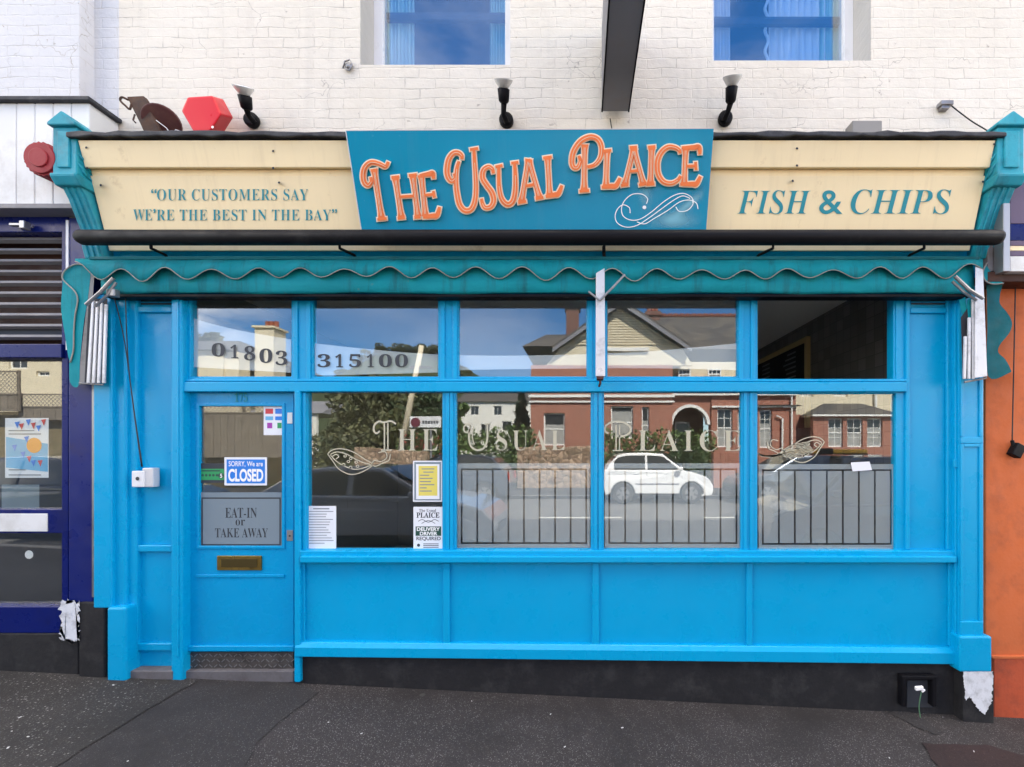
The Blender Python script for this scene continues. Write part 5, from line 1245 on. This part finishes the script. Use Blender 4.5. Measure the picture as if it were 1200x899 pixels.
def house_window(parent, x0, z0, x1, z1, y, bars=(1, 1), sash=True, t=.07):       # facing +Y, set into an opening at depth y
    fo = MB().box((x0, y-.06, z0), (x0+t, y, z1)).box((x1-t, y-.06, z0), (x1, y, z1)).box((x0+t, y-.06, z0), (x1-t, y, z0+t)).box((x0+t, y-.06, z1-t), (x1-t, y, z1))
    if sash: fo.box((x0+t, y-.05, (z0+z1)/2-.03), (x1-t, y+.004, (z0+z1)/2+.03))
    for i in range(1, bars[0]): x = x0+(x1-x0)*i/bars[0]; fo.box((x-.015, y-.045, z0+t), (x+.015, y-.008, z1-t))
    for j in range(1, bars[1]): z = z0+(z1-z0)*j/bars[1]; fo.box((x0+t, y-.044, z-.013), (x1-t, y-.01, z+.013))
    f = fo.build('window', M['trim'], parent)
    MB().box((x0+t, y-.04, z0+t), (x1-t, y-.03, z1-t)).build('pane', M['winglass'], f)
    n_ = 14; cu = MB(); zc = z0+t+(z1-z0)*random.choice((.45, .6, .8))                    # pleated net hung close to the glass
    for i in range(n_): xa = x0+t+(x1-x0-2*t)*i/n_; cu.box((xa, y-.030+.003*(i % 2), z0+t), (xa+(x1-x0-2*t)/n_, y-.026+.003*(i % 2), zc))
    if sash: cu.build('net_curtain', M['net'], f)
    return f
def wallp(parent, x0, x1, z0, z1, y, holes, mat, thick=.3, name='wall'):           # wall facing +Y at y, holes (x0,z0,x1,z1)
    mb = MB().grid([x0, x1], [z0, z1], holes, y, y-thick); return mb.build(name, mat, parent)

# --- big red brick house with a boarded gable
HY = 19.0; k = (CD+HY)/F
X = lambda px: (px-CX)*k
Zz = lambda py: CH+(CY-py)*k
hs = thing('brick_house', 'red brick house with a cream boarded gable and white arched porch across the street', 'house', (X(720), -HY-3, 0))
bay = [(X(637), Zz(522), X(662), Zz(484)), (X(716), Zz(514), X(742), Zz(476)), (X(752), Zz(520), X(761), Zz(477))]
wallp(hs, X(622), X(788), -.2, Zz(428), -HY, bay, M['brick_red'])
for h in bay: house_window(hs, h[0], h[1], h[2], h[3], -HY-.12, (1, 1))
up_ = [(X(725), Zz(449), X(742), Zz(425)), (X(757), Zz(449), X(774), Zz(425))]
# storey band, cornice, string courses
MB().box((X(620), -HY-.2, Zz(472)), (X(790), -HY+.10, Zz(470))).box((X(620), -HY-.2, Zz(466)), (X(790), -HY+.16, Zz(463))).box((X(622), -HY-.2, Zz(446)), (X(788), -HY+.05, Zz(443))).box((X(708), -HY-.2, Zz(412)), (X(760), -HY+.14, Zz(408))).build('string_course', M['trim'], hs)
wl2 = MB().prism([(X(640), -HY-.02, Zz(428.2)), (X(812), -HY-.02, Zz(428.2)), (X(800), -HY-.02, Zz(409)), (X(727), -HY-.02, Zz(362)), (X(655), -HY-.02, Zz(409))], (0, -.25, 0)); wl2.build('gable_wall', M['render_cream'], hs)
gb_ = MB()
for i in range(14):
    y0_ = 404-i*3.0; f = (y0_-362)/(409-362); gb_.box((X(727-69*f), -HY-.04, Zz(y0_)), (X(727+69*f), -HY+.05, Zz(y0_-2.0)))
gb_.build('gable_boards', M['render_cream'], hs)
def roofslab(name, pts, th, mat, parent): return MB().prism([Vector(p) for p in pts], th).build(name, mat, parent)
rl = MB()
for sx, ex in ((-1, 648), (1, 808)):
    rl.prism([(X(727), -HY+.45, Zz(357)), (X(ex), -HY+.45, Zz(411)), (X(ex), -HY-9, Zz(411)), (X(727), -HY-9, Zz(357))], (0, 0, .16))
rl.build('roof', M['slate'], hs)
bgb = MB()
for ex in (648, 808): bgb.prism([(X(727), -HY+.5, Zz(356)), (X(ex), -HY+.5, Zz(410.5)), (X(ex), -HY+.5, Zz(415)), (X(727), -HY+.5, Zz(361))], (0, -.06, 0))
bgb.build('bargeboard', M['greymetal'], hs)
# main roof behind and right wing
def roof_prism(parent, x0, x1, yf, yb, ze, zr, mat, hip0=0, hip1=0, over=.25):
    ym = (yf+yb)/2
    return MB().add([(x0-over, yf+over, ze), (x1+over, yf+over, ze), (x1+over, yb-over, ze), (x0-over, yb-over, ze), (x0+hip0, ym, zr), (x1-hip1, ym, zr)],
                    [(0, 1, 5, 4), (2, 3, 4, 5), (0, 4, 3), (1, 2, 5), (3, 2, 1, 0)]).build('roof', mat, parent)
HR = 21.0; k2 = (CD+HR+3)/F
X2 = lambda px: (px-CX)*k2; Z2 = lambda py: CH+(CY-py)*k2
roof_prism(hs, X2(625), X2(705), -HR, -HR-6, Z2(420), Z2(392), M['slate'], .8, 0)
roof_prism(hs, X2(700), X2(905), -HR, -HR-6, Z2(423), Z2(371), M['slate'], 0, 0)
rd = MB()
for i in range(40): x = X2(765)+i*(X2(905)-X2(765))/40; rd.box((x, -HR-3.1, Z2(371)-.03), (x+.26, -HR-2.9, Z2(371)+(.16 if i % 2 else .10)))
rd.build('ridge_tiles', M['ridge'], hs)
for (pxc, pyt, w_) in ((671, 358, 15), (764, 366, 16)):
    x = X2(pxc); ww = w_*k2/2
    ch_ = MB().box((x-ww, -HR-3-ww, Z2(405)), (x+ww, -HR-3+ww, Z2(pyt+6))).box((x-ww*1.25, -HR-3-ww*1.25, Z2(pyt+6)), (x+ww*1.25, -HR-3+ww*1.25, Z2(pyt+3))).box((x-ww*1.1, -HR-3-ww*1.1, Z2(pyt+3)), (x+ww*1.1, -HR-3+ww*1.1, Z2(pyt+1)))
    co_ = ch_.build('chimney', M['brick_dark'], hs)
    mp_ = MB()
    for s in (-.5, .1, .6): mp_.tube([(x+ww*s, -HR-3, Z2(pyt+1)), (x+ww*s, -HR-3, Z2(pyt-5))], .12, 8)
    mp_.build('chimney_pot', M['ridge'], co_)
MB().box((X2(690), -HR-3.3, 4.6), (X2(700), -HR-3, 6)).build('dormer_wall', M['render_cream'], hs)
# porch with a white arch
cx_, rz_ = X(811), Zz(497); ro, ri = 24*k, 20.5*k
am = MB(); N = 20; pts = []
for i in range(N+1):
    a = math.pi*i/N; pts.append((math.cos(a), math.sin(a)))
for i in range(N):
    (c0_, s0_), (c1_, s1_) = pts[i], pts[i+1]
    am.prism([(cx_+c0_*ri, -HY-.35, rz_+s0_*ri), (cx_+c0_*ro, -HY-.35, rz_+s0_*ro), (cx_+c1_*ro, -HY-.35, rz_+s1_*ro), (cx_+c1_*ri, -HY-.35, rz_+s1_*ri)], (0, -.4, 0))
am.build('porch_arch', M['trim'], hs)
pwl = MB()
pp = [(X(788), -HY-.4, -.2), (cx_-ro, -HY-.4, -.2), (cx_-ro, -HY-.4, rz_)]+[(cx_-math.cos(a)*ro, -HY-.4, rz_+math.sin(a)*ro) for a in np.linspace(0, math.pi, 15)][1:]+[(cx_+ro, -HY-.4, -.2), (X(836), -HY-.4, -.2), (X(836), -HY-.4, Zz(440)), (X(788), -HY-.4, Zz(440))]
pwl.prism(pp, (0, -.3, 0)); pwl.build('porch_wall', M['brick_red'], hs)
MB().box((X(788), -HY-1.9, -.2), (X(836), -HY-1.8, Zz(440))).build('porch_back', M['brick_dark'], hs)
MB().box((X(800), -HY-1.79, 0), (X(818), -HY-1.75, Zz(492))).build('front_door', M['trim'], hs)
MB().box((X(801.5), -HY-1.74, .9), (X(816.5), -HY-1.72, Zz(494))).build('door_glass', M['winglass'], hs)
# right wing of the same house
wing = [(X(843), Zz(524), X(861), Zz(478)), (X(867), Zz(524), X(884), Zz(478)), (X(893), Zz(525), X(908), Zz(479))]
wall_up = [(X(798), Zz(452), X(814), Zz(432)), (X(842), Zz(452), X(858), Zz(432))]
wallp(hs, X(836), X(936), -.2, Zz(462), -HY-.3, wing, M['brick_red'])
wallp(hs, X(788), X(936), Zz(440)+.002, Zz(421), -HY-.7, [], M['render_cream'], .3)
wallp(hs, X(836), X(936), Zz(462)+.002, Zz(440), -HY-.5, [], M['render_cream'], .3)
for h in wing: house_window(hs, h[0], h[1], h[2], h[3], -HY-.42, (2, 4))
for (a_, b2) in ((797, 812), (832, 848), (870, 886)): house_window(hs, X(a_), Zz(444), X(b2), Zz(431), -HY-.36, (3, 2))
MB().box((X(836), -HY-.6, Zz(477)), (X(936), -HY-.2, Zz(475))).box((X(788), -HY-.6, Zz(463)), (X(936), -HY-.1, Zz(461))).build('string_course', M['trim'], hs)
MB().tube([(X(930), -HY-.2, 0), (X(930), -HY-.2, Zz(462))], .05, 8).tube([(X(919), -HY-.2, 0), (X(919), -HY-.2, Zz(490)), (X(912), -HY-.2, Zz(487))], .05, 8).build('drainpipe', M['trim'], hs)
roof_prism(hs, X(884), X(936), -HY-.3, -HY-4, Zz(475)+.01, Zz(464), M['slate'], .5, .5)
# --- second house: cream upper storey, brick bay with hipped roof
h2 = thing('cream_bay_house', 'cream house with a brick ground floor bay and hipped slate bay roof', 'house', (X(990), -HY-3, 0))
wallp(h2, X(940), X(1200), Zz(484)+.002, Zz(420), -HY-1, [(X(948), Zz(462), X(966), Zz(435)), (X(990), Zz(462), X(1008), Zz(435))], M['render_cream'])
for (a_, b2) in ((948, 966), (990, 1008)): house_window(h2, X(a_), Zz(462), X(b2), Zz(435), -HY-1.15, (3, 2))
wallp(h2, X(940), X(1200), -.2, Zz(484), -HY-1, [], M['brick_red'])
bw_ = [(X(971), Zz(524), X(988), Zz(490)), (X(993), Zz(524), X(1011), Zz(490)), (X(1016), Zz(524), X(1034), Zz(490))]
wallp(h2, X(953), X(1048), -.2, Zz(486), -HY, bw_, M['brick_red'])
for h in bw_: house_window(h2, h[0], h[1], h[2], h[3], -HY-.1, (2, 3))
MB().box((X(950), -HY-1, Zz(488)), (X(1052), -HY+.2, Zz(486))).build('bay_cornice', M['trim'], h2)
roof_prism(h2, X(951), X(1051), -HY+.1, -HY-2.2, Zz(486)+.005, Zz(470), M['slate'], 1.2, 1.2, .1)
roof_prism(h2, X(940), X(1200), -HY-1, -HY-8, Zz(420), Zz(380), M['slate'])
MB().tube([(X(1040), -HY-.9, 0), (X(1040), -HY-.9, Zz(430))], .07, 8).build('drainpipe', M['trim'], h2)
# --- white terrace far on the left and a small cottage
D3 = 42.0; k3 = (CD+D3)/F; X3 = lambda px: (px-CX)*k3; Z3 = lambda py: CH+(CY-py)*k3
h3 = thing('white_house', 'plain white house with grey windows beside the tall dark conifer', 'house', (X3(572), -D3-3, 0))
ho = [(X3(551), Z3(487), X3(561), Z3(476)), (X3(578), Z3(487), X3(588), Z3(476)), (X3(563), Z3(516), X3(574), Z3(497)), (X3(588), Z3(505), X3(600), Z3(494))]
wallp(h3, X3(540), X3(622), -.5, Z3(471), -D3, ho, M['render_white'])
for h in ho: house_window(h3, *h, -D3-.1, (2, 1), False)
roof_prism(h3, X3(536), X3(626), -D3, -D3-7, Z3(471), Z3(455), M['slate'])
h4 = thing('small_cottage', 'small pale cottage with a shallow roof among the trees on the left', 'house', (X3(385), -D3-3, 0))
wallp(h4, X3(350), X3(412), -.5, Z3(490), -D3+6, [(X3(384), Z3(514), X3(400), Z3(498))], M['render_white'])
house_window(h4, X3(384), Z3(514), X3(400), Z3(498), -D3+5.9, (2, 1), False)
roof_prism(h4, X3(344), X3(416), -D3+6, -D3, Z3(490), Z3(474), M['greymetal'])
# --- cream house up on the far left
D5 = 20.0; k5 = (CD+D5)/F; X5 = lambda px: (px-CX)*k5; Z5 = lambda py: CH+(CY-py)*k5
h5 = thing('cream_house', 'cream rendered house with a chimney stack of red pots behind the trellis fence', 'house', (X5(120), -D5-4, 0))
ho = [(X5(10), Z5(432), X5(32), Z5(414)), (X5(120), Z5(432), X5(140), Z5(414)), (X5(42), Z5(441), X5(58), Z5(435))]
wallp(h5, X5(-80), X5(262), 0, Z5(411), -D5, ho, M['render_cream'])
for h in ho: house_window(h5, *h, -D5-.1, (2, 1), False)
roof_prism(h5, X5(-90), X5(268), -D5, -D5-8, Z5(411), Z5(378), M['slate'], 0, 2.5)
ck = MB().box((X5(242), -D5-.9, 0), (X5(278), -D5-.1, Z5(412))).box((X5(279), -D5-2.2, 0), (X5(302), -D5-1.2, Z5(377))).box((X5(277), -D5-2.3, Z5(377)), (X5(304), -D5-1.1, Z5(374.5)))
co_ = ck.build('chimney', M['render_cream'], h5)
mp_ = MB()
for px in (287, 292, 298): mp_.tube([(X5(px), -D5-1.7, Z5(374.5)), (X5(px), -D5-1.7, Z5(366))], [.13, .11], 8)
mp_.build('chimney_pot', M['ridge'], co_)
# --- fences with trellis, bank, walls
def fence(label, px0, px1, pyt, pym, pyb, Yv):
    kk = (CD+Yv)/F; x0, x1 = (px0-CX)*kk, (px1-CX)*kk; z = lambda py: CH+(CY-py)*kk
    f = thing('trellis_fence', label, 'fence', ((x0+x1)/2, -Yv, z(pyb)))
    mb = MB(); x = x0; i = 0
    while x < x1: mb.box((x, -Yv-.02+.006*(i % 2), z(pyb)), (min(x+.135, x1), -Yv+.006*(i % 2), z(pym))); x += .145; i += 1
    mb.build('boards', M['fence'], f)
    tr = MB(); step = .16; hgt = z(pyt)-z(pym)
    c = x0-hgt
    while c < x1:
        for s in (1, -1):
            a0_, a1_ = (c, c+hgt) if s == 1 else (c+hgt, c)
            def clipx(xa, za, xb, zb):
                t0_, t1_ = 0, 1; dx = xb-xa
                for lim, sg in ((x0, 1), (x1, -1)):
                    fa, fb_ = (xa-lim)*sg, (xb-lim)*sg
                    if fa < 0 and fb_ < 0: return None
                    if fa < 0: t0_ = max(t0_, fa/(fa-fb_))
                    if fb_ < 0: t1_ = min(t1_, fa/(fa-fb_))
                return (xa+dx*t0_, za+(zb-za)*t0_, xa+dx*t1_, za+(zb-za)*t1_)
            r = clipx(a0_, z(pym), a1_, z(pyt))
            if r: tr.prism([(r[0]-.016, -Yv-.01*s, r[1]), (r[0]+.016, -Yv-.01*s, r[1]), (r[2]+.016, -Yv-.01*s, r[3]), (r[2]-.016, -Yv-.01*s, r[3])], (0, .008, 0))
        c += step
    tr.box((x0, -Yv-.02, z(pyt)), (x1, -Yv+.02, z(pyt)+.05)).box((x0, -Yv-.03, z(pym)-.02), (x1, -Yv+.03, z(pym)+.03)); tr.build('trellis', M['fence'], f)
    x = x0
    while x <= x1+.01: MB().box((x-.05, -Yv-.09, z(pyb)), (x+.05, -Yv-.03, z(pyt)+.08)).build('post', M['fence'], f); x += max(1.5, (x1-x0)/max(1, round((x1-x0)/1.9)))
fence('tall weathered fence with trellis at the top of the bank on the far left', -60, 20, 436, 462, 482, 14)
fence('lower weathered fence with trellis above the dry bank', 22, 214, 463, 477, 492, 14.2)
fence('long grey board fence with a thin trellis strip beside the pavement', 216, 352, 471, 484, 536, 14.6)
bk = MB(); kk = 17.0/F
bk.prism([((-60-680)*kk-8, -13.9, -.3), ((-60-680)*kk-8, -13.9, 1.0), ((-60-680)*kk-8, -14.8, CH+(526-480)*kk), ((-60-680)*kk-8, -19.8, CH+(526-470)*kk), ((-60-680)*kk-8, -19.8, -.3)], ((216+60)*kk+8.0, 0, 0))
o = bk.build('bank', M['bank']); o['kind'] = 'structure'
def rough_wall(label, px0, px1, pyt0, pyt1, Yv, mat, cat='wall'):
    kk = (CD+Yv)/F; mb = MB(); n_ = 14
    for i in range(n_):
        xa, xb = (px0+(px1-px0)*i/n_-CX)*kk, (px0+(px1-px0)*(i+1)/n_-CX)*kk; zt2 = CH+(CY-(pyt0+(pyt1-pyt0)*i/n_)-rng.uniform(-.5, .5))*kk
        mb.box((xa, -Yv-.35, -.2), (xb-.001, -Yv+rng.uniform(-.03, .03), zt2))
    o = mb.build('garden_wall', mat, None, .02); return tag(o, label, cat)
rough_wall('rough sandstone garden wall behind the dark parked hatchback', 606, 700, 524, 523, 15.2, M['stone'])
rough_wall('rough stone wall under the trees by the leaning pole', 415, 500, 524, 530, 15, M['stone'])
rough_wall('low red brick garden wall in front of the sash windows', 836, 960, 530, 528, 15.5, M['brick_red'])
# --- planting
hedge('dark green clipped hedge in front of the arched porch', 704, 838, 506, 16.4, M['leaf'], 1.3, 5000, .085)
hedge('dark ivy hedge under the clipped hedge', 720, 826, 524, 15.6, M['leaf_dark'], .8, 2200, .08)
hedge('green shrubs in front of the white house', 536, 622, 503, 17, M['leaf'], 1.5, 4000, .09)
hedge('tall leafy bush behind the stone wall on the left', 360, 420, 500, 18, M['leaf_olive'], 2, 2600, .11)
hedge('red flowering shrub beside the leaning pole', 466, 520, 500, 15.9, M['leaf'], 1.2, 1500, .085, 'flowering_shrub', 'shrub')
hedge('bright red blossom on the shrub by the road sign', 470, 520, 508, 15.7, M['flower'], 1.2, 420, .06, 'blossom_shrub', 'shrub')
tree('conifer_tree', 'tall dark conifer between the white house and the brick house', 611, 455, 27, 34, M['leaf_conifer'], 3500, .18, True)
tree('olive_tree', 'spreading olive green tree left of the leaning pole', 440, 446, 24, 110, M['leaf_olive'], 4500, .17)
tree('leafy_tree', 'dark leafy tree behind the leaning pole', 505, 450, 26, 70, M['leaf_dark'], 3500, .17)
tree('small_tree', 'small green tree at the left edge of the white house', 538, 470, 36, 26, M['leaf'], 1500, .2)
for i, (px, pt_) in enumerate(((250, 383), (232, 380), (262, 388))): tree('hillside_tree', ('round dark tree showing over the cream roof', 'taller dark tree behind the cream roof', 'low dark tree by the cream chimney')[i], px, pt_, 40, 34, M['leaf_olive'], 900, .3)
hm = MB(); xs = np.linspace(-260, 40, 120)
R = np.random.default_rng(5)
for j, (y, f) in enumerate(((-95, 0), (-120, .6), (-150, 1), (-200, 1.05))):
    for x in xs:
        ppx = CX+x/150*F
        hh = np.interp(ppx, [-220, 60, 220, 380, 420, 470, 520, 620, 720], [36, 38, 30, 26, 40, 37, 34, 20, 4]) if False else np.interp(ppx, [-220, 200, 380, 405, 440, 480, 520, 560, 640, 720], [14, 16, 18, 28, 36.5, 37, 35, 24, 9, 2])
        hm.v.append((x, y, hh*f+R.uniform(-.5, .7)*f-1))
for j in range(3):
    for i in range(len(xs)-1): a_ = j*len(xs)+i; hm.f.append((a_, a_+1, a_+len(xs)+1, a_+len(xs)))
o = hm.build('hills', M['hill']); o['kind'] = 'structure'
o = leaf_cloud('woods', M['leaf_olive'], [((x_, -148+R.uniform(-6, 6), np.interp(CX+x_/150*F, [380, 405, 440, 480, 520, 560], [16, 27, 36, 36.5, 35, 24])+.0), (1.6, 2, R.uniform(.3, 1.5))) for x_ in np.arange(-84, -32, .9)], 9000, .3)
tag(o, 'far wooded skyline of trees along the hill', 'woods', kind='stuff')
# --- leaning pole, road sign
kk = (CD+16)/F
lp_ = thing('leaning_pole', 'pale timber telegraph pole leaning to the right beside the road sign', 'pole', base_at(466, 16))
MB().tube([Q(466, 545, 16), Q(484, 455, 16), Q(494, 405, 16)], [.14, .12, .10], 10).build('shaft', M['render_cream'], lp_, 0, True)
MB().box(tuple(Q(480, 432, 16)+Vector((0, -.05, 0))), tuple(Q(506, 429, 16)+Vector((0, .05, 0)))).build('crossarm', M['bark'], lp_)
sg = thing('road_sign', 'white road sign plate with a red disc on a grey post', 'road sign', base_at(505, 13.2))
MB().box(tuple(Q(480, 501, 13.2)), tuple(Q(517, 488, 13.2)+Vector((0, -.03, 0)))).build('plate', M['boards'], sg)
cyl_between(MB(), Q(487, 495, 13.2)+Vector((0, .03, 0)), Q(487, 495, 13.2)+Vector((0, .004, 0)), 5.5*(CD+13.2)/F, 20).build('red_disc', M['print_maroon'], sg)
MB().tube([Q(505, 550, 13.3), Q(505, 488, 13.3)], .035, 8).build('post', M['greymetal'], sg)
tl = MB()
for i in range(6): p = Q(495+i*3.3, 496.5, 13.2); tl.box((p.x, p.y+.002, p.z), (p.x+.07, p.y+.006, p.z+.11))
tl.build('small_print', M['ink'], sg)

# ---------------- cars
def car(label, x, y, gz, L, W_, H_, mat, flip=False, kind='hatch', group='cars parked along the street'):
    c = thing('parked_car', label, 'car', (x, y, gz), group)
    s = -1 if flip else 1                                   # nose towards +x unless flipped
    def V(u, v, z): return Vector((x+s*(u-.5)*L, y+v*W_, gz+z*H_))
    wr = .315 if kind != 'van' else .34; f0, f1 = .185, .80                 # axle positions, rear and front
    def arch(uc):
        R_ = (wr+.055)/L
        return [(uc-R_*math.cos(a), (wr*.95+(wr+.055)*math.sin(a))/H_) for a in np.linspace(.0, math.pi, 10)]
    sill = .145
    prof = {'hatch': [(.015, .30), (.0, .42), (.012, .56), (.02, .66), (.10, .665), (.70, .645), (.80, .62), (.90, .555), (.965, .47), (.995, .37), (1.0, .26), (.985, .16)],
            'saloon': [(.012, .27), (.0, .42), (.01, .60), (.05, .66), (.20, .675), (.66, .66), (.76, .635), (.88, .58), (.96, .50), (.995, .38), (1.0, .26), (.985, .16)],
            'van': [(.008, .20), (.0, .40), (.005, .58), (.02, .60), (.3, .60), (.72, .585), (.82, .57), (.93, .51), (.985, .42), (1.0, .30), (1.0, .2), (.985, .14)]}[kind]
    body = [(u, z) for u, z in prof]+[(f1+.085, sill)]+[(u, max(z, sill)) for u, z in reversed(arch(f1))]+[(u, max(z, sill)) for u, z in reversed(arch(f0))]+[(.03, sill+.02)]
    mb = MB(); n_ = len(body); ring = []
    for v, ins in ((-.5, .0), (-.47, .0), (.47, .0), (.5, .0)): pass
    for v, sc_, dz in ((-.5, 1, 0), (.5, 1, 0)):
        for u, z in body: mb.v.append(tuple(V(u, v*(1-.10*max(0, (z-.45))-.05*max(0, (abs(u-.5)-.42)/.08)), z)))
    mb.f = [tuple(range(n_)), tuple(range(2*n_-1, n_-1, -1))]+[(i, i+n_, (i+1)%n_+n_, (i+1)%n_) for i in range(n_)]
    bo = mb.build('body', mat, c, .05, seg=3); bo.data.polygons.foreach_set('use_smooth', [False]*len(bo.data.polygons))
    cab = {'hatch': [(.035, .655), (.075, .80), (.14, .95), (.22, .992), (.40, 1.0), (.55, .975), (.75, .63)],
           'saloon': [(.12, .665), (.20, .82), (.29, .955), (.38, .99), (.48, 1.0), (.58, .975), (.78, .63)],
           'van': [(.006, .585), (.02, .80), (.04, .965), (.08, .995), (.40, 1.0), (.62, .98), (.82, .565)]}[kind]
    def inset(z): return .475-.085*max(0, (z-.6)/.4)
    g = MB(); n_ = len(cab)
    for sd_ in (-1, 1):
        for u, z in cab: g.v.append(tuple(V(u, sd_*inset(z), z)))
    g.f = [tuple(range(n_)), tuple(range(2*n_-1, n_-1, -1))]+[(i, i+n_, (i+1)%n_+n_, (i+1)%n_) for i in range(n_)]
    g.build('cabin', mat, c, .035, seg=3)
    # windows slightly proud of the cabin
    def lerp_edge(t):                                       # roofline height at u=t
        return np.interp(t, [q[0] for q in cab], [q[1] for q in cab])
    ua, ub = cab[1][0]+.035, cab[-1][0]-.055
    um = {'hatch': .40, 'saloon': .47, 'van': .52}[kind]
    for sd_ in (-1, 1):
        for (a_, b2) in ((ua, um-.012), (um+.012, ub)):
            low_z = .672 if kind != 'van' else .60
            us = np.linspace(a_, b2, 9); topz = [min(lerp_edge(u)-.05, .945) for u in us]
            pts = [(u, low_z) for u in us]+[(u, max(low_z+.005, z)) for u, z in zip(us[::-1], topz[::-1])]
            MB().prism([V(u, sd_*(inset(z)+.004), z) for u, z in pts], (0, sd_*.012, 0)).build('side_window', M['cglass'], c)
    ws_ = [V(cab[-2][0]+.012, sd_*(inset(cab[-2][1])-.03), cab[-2][1]+.0) for sd_ in (-1, 1)]+[V(cab[-1][0]-.015, sd_*(.44), cab[-1][1]+.05) for sd_ in (1, -1)]
    up_n = Vector((s*.02, 0, .02)); MB().prism([p+up_n for p in ws_], (s*.008, 0, .012)).build('windscreen', M['cglass'], c)
    rw_ = [V(cab[1][0]-.004, sd_*.40, cab[1][1]-.06) for sd_ in (-1, 1)]+[V(cab[2][0]-.012, sd_*.38, cab[2][1]-.03) for sd_ in (1, -1)]
    MB().prism([p+Vector((-s*.015, 0, .01)) for p in rw_], (-s*.01, 0, .008)).build('rear_window', M['cglass'], c)
    for uc in (f0, f1):
        for sd_ in (-1, 1):
            p0 = V(uc, sd_*.49, wr*.98/H_); q0_ = p0+Vector((0, -sd_*.2, 0))
            wh = cyl_between(MB(), p0, q0_, wr, 28).build('wheel', M['tyre'], c, .03)
            rm = MB(); cyl_between(rm, p0+Vector((0, sd_*.004, 0)), p0, wr*.62, 22)
            rm.build('rim', M['rim'] if kind != 'van' else M['greymetal'], wh, .005)
            sp = MB()
            for i in range(5):
                a_ = i*math.pi*2/5+math.pi/5; mat3 = Matrix.Rotation(a_, 3, 'Y'); sp.obox(p0+Vector((math.sin(a_)*wr*.42, sd_*.006, math.cos(a_)*wr*.42)), (wr*.16, .008, wr*.34), mat3)
            sp.build('spoke_gap', M['tyre'], wh)
    for sd_ in (-1, 1):
        MB().prism([V(.925, sd_*.44, .53), V(.965, sd_*.37, .47), V(.955, sd_*.36, .43), V(.90, sd_*.455, .50)], (s*.03, sd_*.02, .01)).build('headlight', M['headlight'], c, .01)
        MB().prism([V(.004, sd_*.44, .48), V(.004, sd_*.30, .48), V(.012, sd_*.32, .63), V(.012, sd_*.44, .64)], (-s*.02, 0, 0)).build('tail_light', M['taillight'], c, .008)
        MB().obox(V(cab[-1][0]-.06, sd_*.56, .68), (.16, .16, .13), Matrix.Identity(3)).build('wing_mirror', mat, c, .04, seg=3)
        for uh in (um-.09, um+.18): MB().obox(V(uh, sd_*.492, .595), (.16, .03, .025), Matrix.Identity(3)).build('door_handle', mat, c, .01)
    MB().box(tuple(V(um-.001, -.492, .2)), tuple(V(um+.001, .492, .62))).build('door_gap', M['ink'], c)
    MB().box(tuple(V(f0+.11, -.503, .37)), tuple(V(f1-.11, .503, .40))).build('side_moulding', M['greymetal'] if mat == M['car_white'] else mat, c, .006)
    MB().box(tuple(V(.995, -.22, .20)), tuple(V(1.004, .22, .30))).build('grille', M['ink'], c)
    return c
kw = 13.1/F
car('white hatchback parked on the far side of the street', (775-CX)*kw-.1, -10.7+.0, 0.0, 3.35, 1.62, 1.53, M['car_white'], False, 'hatch')
car('black hatchback parked behind the white one in front of the stone wall', (520-CX)*kw, -10.7, 0.0, 3.9, 1.7, 1.47, M['car_dark'], True, 'hatch')
car('blue grey saloon parked close by the kerb with its nose to the right', -3.75, -4.95, ground_z(-3.6, -4.6)+.0, 4.6, 1.74, 1.46, M['car_near'], False, 'saloon')
car('navy blue van parked at the kerb in front of the right-hand windows', 5.3, -4.95, ground_z(5.2, -4.6), 4.3, 1.76, 1.93, M['car_navy'], True, 'van')
car('black saloon parked at the kerb before the neighbouring shop', -9.3, -4.95, ground_z(-9, -4.6), 4.5, 1.74, 1.45, M['car_dark'], False, 'saloon')
car('silver saloon parked across the street by the brick wall', 6.9, -10.7, 0.0, 4.3, 1.7, 1.45, M['car_silver'], True, 'saloon')
ab = thing('roof_beacon', 'amber and black light bar on the roof of the navy van', 'light bar', (4.4, -4.95, 1.4))
zz = ground_z(5.2, -4.6)+1.935
MB().box((3.9, -5.05, zz+.02), (4.42, -4.85, zz+.10)).box((4.66, -5.05, zz+.02), (5.3, -4.85, zz+.10)).build('amber_lens', M['amber'], ab, .02)
MB().box((4.42, -5.06, zz), (4.66, -4.84, zz+.12)).box((3.88, -5.03, zz), (5.32, -4.87, zz+.019)).build('bar', M['black'], ab, .008)
